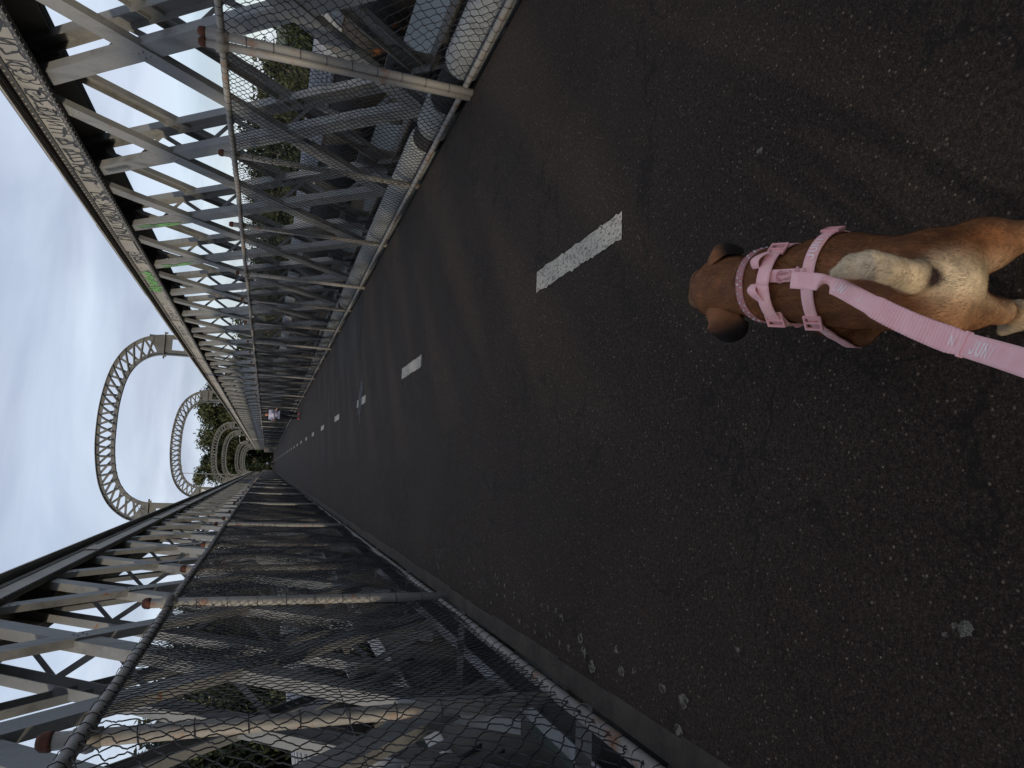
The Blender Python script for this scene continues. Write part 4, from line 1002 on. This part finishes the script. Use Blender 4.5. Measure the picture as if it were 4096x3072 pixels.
# ------------------------------------------------------------------ surroundings
WZ = -7.5
M_water, nt, b = new_mat('harbour_water', .35, (.010, .015, .013), spec=.15); bump(nt, b, noise(nt, 1.2, 6, .6), .5, .08)
mb = MB(); mb.add([(-1500, -1500, WZ), (1500, -1500, WZ), (1500, 1500, WZ), (-1500, 1500, WZ)], [(0, 1, 2, 3)]); tag(mb.build('water', M_water), kind='structure')
def terr(x, y):
    n_ = 1.2*np.sin(x*.05+1)*np.cos(y*.043)+.7*np.sin(x*.13+y*.09)
    left = np.clip((-x-26)/14, 0, 1); right = np.clip((x-95)/25, 0, 1); far = np.clip((y-158)/10, 0, 1)
    h = WZ-2.5+left*(6.5+np.clip((-x-40)*.11, 0, 22)+n_)+0
    h = np.maximum(h, WZ-2.5+right*(5.5+np.clip((x-120)*.03, 0, 16)+n_))
    hf = WZ-2.5+far*(9.7+np.clip((y-200)*.035, 0, 14)*1.0+np.clip((np.abs(x-1)-12)*.05, 0, 6)+n_*np.clip((np.abs(x-1)-7)/10, 0, 1))
    h = np.maximum(h, hf)
    near = np.exp(-((x-1.1)/7)**2)*np.clip((y-165)/5, 0, 1); return h*(1-near)+(-.19)*near
gx = np.concatenate([np.linspace(-600, -60, 40), np.linspace(-56, 60, 80), np.linspace(66, 600, 60)]); gy = np.concatenate([np.linspace(-200, 150, 60), np.linspace(152, 240, 60), np.linspace(246, 900, 50)])
GX, GY = np.meshgrid(gx, gy, indexing='ij'); GZ = terr(GX, GY); V = np.stack([GX, GY, GZ], -1).reshape(-1, 3); idx = np.arange(len(V)).reshape(GX.shape)
Fq = np.stack([idx[:-1, :-1], idx[1:, :-1], idx[1:, 1:], idx[:-1, 1:]], -1).reshape(-1, 4)
M_ground, nt, b = new_mat('bank_ground', .95); nt.links.new(ramp(nt, noise(nt, .3, 8, .65), [(.3, (.035, .045, .018)), (.7, (.085, .085, .04))]), b.inputs['Base Color'])
tag(np_mesh('ground', V, Fq, M_ground, None, True), kind='structure')

def leaf_mat(name, a, b_):
    m, nt, b = new_mat(name, .7, spec=.25); oi = N(nt, 'ShaderNodeVertexColor', layer_name='tint')
    nt.links.new(mixc(nt, 1.0, ramp(nt, noise(nt, .8, 4, .6), [(.3, a), (.7, b_)]), oi.outputs[0], 'MULTIPLY'), b.inputs['Base Color']); return m
M_leaf = [leaf_mat('eucalypt_leaves', (.022, .030, .012), (.050, .056, .021)), leaf_mat('fig_leaves', (.010, .017, .007), (.024, .034, .012)), leaf_mat('bush_leaves', (.030, .038, .012), (.065, .066, .022))]
M_bark, nt, b = new_mat('bark', .9); nt.links.new(ramp(nt, noise(nt, 4, 6, .6, mapscale=(1, 1, .2)), [(.3, (.09, .07, .05)), (.7, (.22, .19, .15))]), b.inputs['Base Color'])
def tree(name, x, y, z, h, rad, kind, label, group, seed, leaf=.35, nl=5200, trunk=.35, crown0=.32):
    rr = np.random.default_rng(seed); root = empty(name, (x, y, z), label=label, cat='tree', group=group)
    mb = MB(); r0 = .03*h*trunk/.35*.6
    top = h*.72; bend = rr.normal(0, .04*h, 2)
    mb.tube([(0, 0, -.5), (bend[0]*.3, bend[1]*.3, h*.25), (bend[0]*.7, bend[1]*.7, h*.5), (bend[0], bend[1], top)], r0, 8, True, [r0*1.2, r0*.85, r0*.6, r0*.25])
    clumps = []
    nc = int(11+rad*1.6)
    for i in range(nc):
        a = rr.random()*2*PI; u = rr.random()**.6; zc = h*(crown0+(1-crown0)*rr.random()**.8*.93); prof = math.sqrt(max(.05, 1-((zc/h-(crown0+1)/2)/((1-crown0)/2)*.92)**2))
        c = np.array([bend[0]*zc/h+rad*u*prof*math.cos(a), bend[1]*zc/h+rad*u*prof*math.sin(a), zc]); clumps.append((c, rad*(.30+.22*rr.random())))
        s = np.array([bend[0]*.5, bend[1]*.5, h*(.3+.25*rr.random())]); mid = (s+c)/2+rr.normal(0, .2, 3)
        mb.tube([s, mid, c], .1, 5, False, [r0*.4, r0*.22, r0*.08])
    mb.build('trunk', M_bark, root, True)
    P = []; Nn = []; tint = []
    per = nl//nc
    for c, r in clumps:
        d = rr.normal(0, 1, (per, 3)); d /= np.linalg.norm(d, axis=1)[:, None]; q = r*(.35+.68*rr.random(per)**.6)[:, None]; squash = np.array([1, 1, .7])
        P.append(c+d*q*squash*(1+.25*np.sin(d[:, :1]*7+d[:, 1:2]*5))); Nn.append(d+rr.normal(0, .6, (per, 3))); tint.append(np.full(per, .65+.75*rr.random()))
    P = np.vstack(P); Nn = np.vstack(Nn); tint = np.concatenate(tint)*(.7+.6*rr.random(len(P)))
    Nn /= np.linalg.norm(Nn, axis=1)[:, None]; t1 = np.cross(Nn, rr.normal(0, 1, Nn.shape)); t1 /= np.linalg.norm(t1, axis=1)[:, None]; t2 = np.cross(Nn, t1)
    sz = leaf*(.8+.9*rr.random(len(P)))[:, None]
    V = np.stack([P-t1*sz*.5, P+t2*sz*.22+t1*sz*.05, P+t1*sz*.5, P-t2*sz*.22], 1).reshape(-1, 3)
    np_mesh('crown', V, np.arange(len(V)).reshape(-1, 4), M_leaf[kind], root, False, np.repeat(np.stack([tint]*3, 1), 4, 0))
    return root
def pol(az, dist): return dist*math.sin(R(az)), dist*math.cos(R(az))
KN = ['gum tree', 'dense dark fig tree', 'yellowish green shrubby tree']
# (azimuth, distance, elevation of the top, crown radius, kind, label)
TR = [(4.4, 176, 5.0, 6.0, 0, 'gum tree above the sunlit chord, just right of the second arch'), (2.4, 182, 4.9, 6.0, 0, 'gum tree behind the right shoulder of the third arch'),
      (-.55, 178, 5.3, 5.0, 0, 'gum tree drooping over the left shoulder of the third arch'), (.9, 196, 4.0, 6.5, 1, 'dark tree in the middle behind the third arch'),
      (-1.9, 186, 3.2, 4.0, 2, 'yellowish shrubby tree low beside the left leg of the third arch'), (3.6, 195, 4.2, 7.0, 1, 'dark fig tree filling the right side of the fourth arch'),
      (0.0, 181, 3.0, 4.5, 1, 'dark tree closing the path end'), (1.4, 186, 3.0, 5, 1, 'dark tree right of the path end'), (-2.8, 200, 3.0, 6, 1, 'dark tree behind the shaded chord end'),
      (6.2, 178, 3.6, 6, 0, 'gum tree low behind the sunlit girder'), (.3, 174.5, 1.9, 3.0, 1, 'low dark bush at the mouth of the path')]
for i, (az, dd, e_, rad, kd, lb) in enumerate(TR):
    x, y = pol(az, dd); z = float(terr(np.array(x), np.array(y))); tree('tree', x, y, z, H+dd*math.tan(R(e_))-z, rad, kd, lb, 'trees at the far end', 100+i, .55, 8500, crown0=.12 if kd == 1 else .25)
# bank trees seen through the girders
side = []
azs = [(-12, 62, 5.2), (-14.2, 58, 5.6), (-17.5, 50, 7.2), (-20.5, 52, 7.4), (-9.5, 80, 4.6), (-7, 100, 3.6), (-24, 48, 7.6), (-27, 50, 6), (-31, 48, 6.5)]
for i, (az, dd, e_) in enumerate(azs): side.append((az, dd, e_, 5.2, [0, 1, 0, 1, 2, 0, 1, 0, 1][i], ''))
azr = [(9, 170, 2.5), (11.5, 160, 3.0), (14.5, 150, 3.1), (17.5, 145, 2.7), (20.5, 140, 2.7), (23.5, 140, 3.5), (26.5, 135, 3.3), (29.5, 135, 3.3), (32.5, 132, 2.2), (36, 130, 2.4), (39.5, 135, 2.8)]
words = ['sparse', 'rounded', 'tall', 'broad', 'low', 'ragged', 'dense', 'spreading', 'leafy', 'dark', 'full']
NEARL = ['second arch', 'first arch', 'lamp', 'green tag', 'brick chimney house', 'white tower block', 'post clamp', 'twin-pipe post', 'red sign', 'pale pier', 'top corner']
for i, (az, dd, e_) in enumerate(azr): side.append((az, dd, e_, 7.5, [1, 0, 1, 1, 0, 1, 1, 0, 1, 1, 0][i], ''))
OL = ['nearest', 'second', 'third', 'fourth', 'fifth', 'sixth', 'seventh', 'eighth', 'ninth', 'tenth', 'eleventh']
for i, (az, dd, e_, rad, kd, lb) in enumerate(side):
    x, y = pol(az, dd); z = float(terr(np.array(x), np.array(y)))
    if i < 9:
        lb = '%s on the bank behind the shaded girder, %s from the far end' % (KN[kd], OL[[4, 3, 2, 5, 6, 7, 1, 8, 0][i]])
        tree('tree', x, y, z, H+dd*math.tan(R(e_))-z, rad, kd, lb, 'bank trees beyond the shaded girder', 300+i, .36, 9000, crown0=.15)
    else:
        lb = '%s %s on the far shore, %s from the arches' % (words[i-9], KN[kd], OL[i-9] if i > 9 else 'first')
        tree('tree', x, y, z, H+dd*math.tan(R(e_))-z, rad, kd, lb, 'far shore trees beyond the sunlit girder', 300+i, .75, 5000, crown0=.02)
# undergrowth masses on both banks and round the path end
def bush_mass(name, pts, kind, leaf, seed):
    rr = np.random.default_rng(seed); P = []; 
    for (x, y, r, h) in pts:
        z = float(terr(np.array(x), np.array(y))); m = 700; d = rr.normal(0, 1, (m, 3)); d /= np.linalg.norm(d, axis=1)[:, None]; d[:, 2] = np.abs(d[:, 2])
        P.append(np.array([x, y, z])+d*np.array([r, r, h])*(.7+.35*rr.random(m))[:, None])
    P = np.vstack(P); n_ = len(P); Nn = rr.normal(0, 1, (n_, 3)); Nn /= np.linalg.norm(Nn, axis=1)[:, None]; t1 = np.cross(Nn, rr.normal(0, 1, (n_, 3))); t1 /= np.linalg.norm(t1, axis=1)[:, None]; t2 = np.cross(Nn, t1)
    V = np.stack([P-t1*leaf*.5, P+t2*leaf*.25, P+t1*leaf*.5, P-t2*leaf*.25], 1).reshape(-1, 3); tn = np.repeat(.6+.8*rr.random(n_), 4)
    o = np_mesh(name, V, np.arange(len(V)).reshape(-1, 4), M_leaf[kind], None, False, np.stack([tn]*3, 1)); tag(o, kind='stuff')
rr = np.random.default_rng(50)
bush_mass('undergrowth', [(-34-rr.random()*40, 10+rr.random()*150, 3+2*rr.random(), 2.5+3*rr.random()) for i in range(60)], 2, .45, 51)
bush_mass('undergrowth', [(60+rr.random()*70, 90+rr.random()*70, 4+3*rr.random(), 3+3*rr.random()) for i in range(70)]+[(110+rr.random()*30, 60+rr.random()*60, 5, 5) for i in range(30)], 1, .7, 52)
bush_mass('undergrowth', [(x, 176+rr.random()*6+abs(x)*.3, 3.0, 3.5+rr.random()*2) for x in np.linspace(-26, 30, 22) if abs(x-1.1) > 3.4]+[(1.1+rr.normal()*3, 188, 4, 4.5) for i in range(6)], 1, .4, 53)

# houses on the banks
M_wallw = painted_steel('white_render', (.50, .49, .45), (.60, .58, .53), gr=(.66, .8), rust=(.85, .9)); M_brick = painted_steel('brick_wall', (.26, .12, .08), (.34, .17, .11), rust=(.85, .9)); M_roof = painted_steel('roof_tiles', (.16, .07, .05), (.24, .11, .08)); M_win = new_mat('window_glass', .15, (.03, .035, .04))[0]
def house(az, dd, e_top, w, dp, st, mat, roofh, label, balc=False):
    x, y = pol(az, dd); z = float(terr(np.array(x), np.array(y))); h = H+dd*math.tan(R(e_top))-z
    root = empty('house', (x, y, z), label=label, cat='house', group='houses on the banks'); root.rotation_euler = (0, 0, R(-az+8))
    mb = MB(); mb.box(-w/2, w/2, -dp/2, dp/2, -2, h); mb.build('wall', mat, root)
    if roofh > 0:
        mb = MB(); e2 = .4; mb.add([(-w/2-e2, -dp/2-e2, h), (w/2+e2, -dp/2-e2, h), (w/2+e2, dp/2+e2, h), (-w/2-e2, dp/2+e2, h), (-w/4, 0, h+roofh), (w/4, 0, h+roofh)], [(0, 1, 5, 4), (1, 2, 5), (2, 3, 4, 5), (3, 0, 4), (3, 2, 1, 0)]); mb.build('roof', M_roof, root)
    else:
        mb = MB(); mb.box(-w/2-.15, w/2+.15, -dp/2-.15, dp/2+.15, h, h+.3); mb.build('roof', mat, root)
    nx = max(2, int(w/2.6)); fh = 2.9; nf = max(1, int(h/fh))
    for f in range(nf):
        for i in range(nx):
            cx = -w/2+w*(i+.5)/nx; z0 = h-(f+1)*fh+.9; mb = MB(); mb.box(cx-.55, cx+.55, -dp/2-.05, -dp/2+.02, z0, z0+1.3); wn = mb.build('window', M_win, root)
            mb = MB(); 
            for (a, b2, c_, d_) in ((-.62, .62, -.08, 0), (-.62, .62, 1.3, 1.38), (-.62, -.55, 0, 1.3), (.55, .62, 0, 1.3), (-.03, .03, 0, 1.3)): mb.box(cx+a, cx+b2, -dp/2-.09, -dp/2-.01, z0+c_, z0+d_)
            mb.build('frame', M_whitegraf, wn)
    if balc:
        for f in range(nf):
            z0 = h-(f+1)*fh; mb = MB(); mb.box(-w/2, w/2, -dp/2-1.4, -dp/2, z0-.15, z0); 
            mb.box(-w/2, w/2, -dp/2-1.4, -dp/2-1.34, z0+.95, z0+1.02)
            for i in range(int(w/.35)): mb.box(-w/2+i*.35, -w/2+i*.35+.04, -dp/2-1.39, -dp/2-1.35, z0, z0+.96)
            mb.build('balcony', M_whitegraf, root)
house(-13.0, 66, 3.4, 9, 7, 3, M_wallw, 0, 'white block with railed balconies, seen through the shaded girder', True)
house(-16.2, 76, 4.2, 7, 7, 3, M_wallw, 1.6, 'white house with tiled roof high on the near bank')
house(-10.0, 90, 2.0, 10, 7, 2, M_brick, 2.0, 'brick house low on the near bank behind the balconies')

lx, ly = pol(-.75, 150); lamp(lx, ly, 0, 17.0, 'lamp on a tall pole seen inside the second arch')
lx, ly = pol(2.15, 101.5); lamp(XC+HN-.6, 101.5, 4.25, 5.0, 'short white lamp standing on the girder end post')
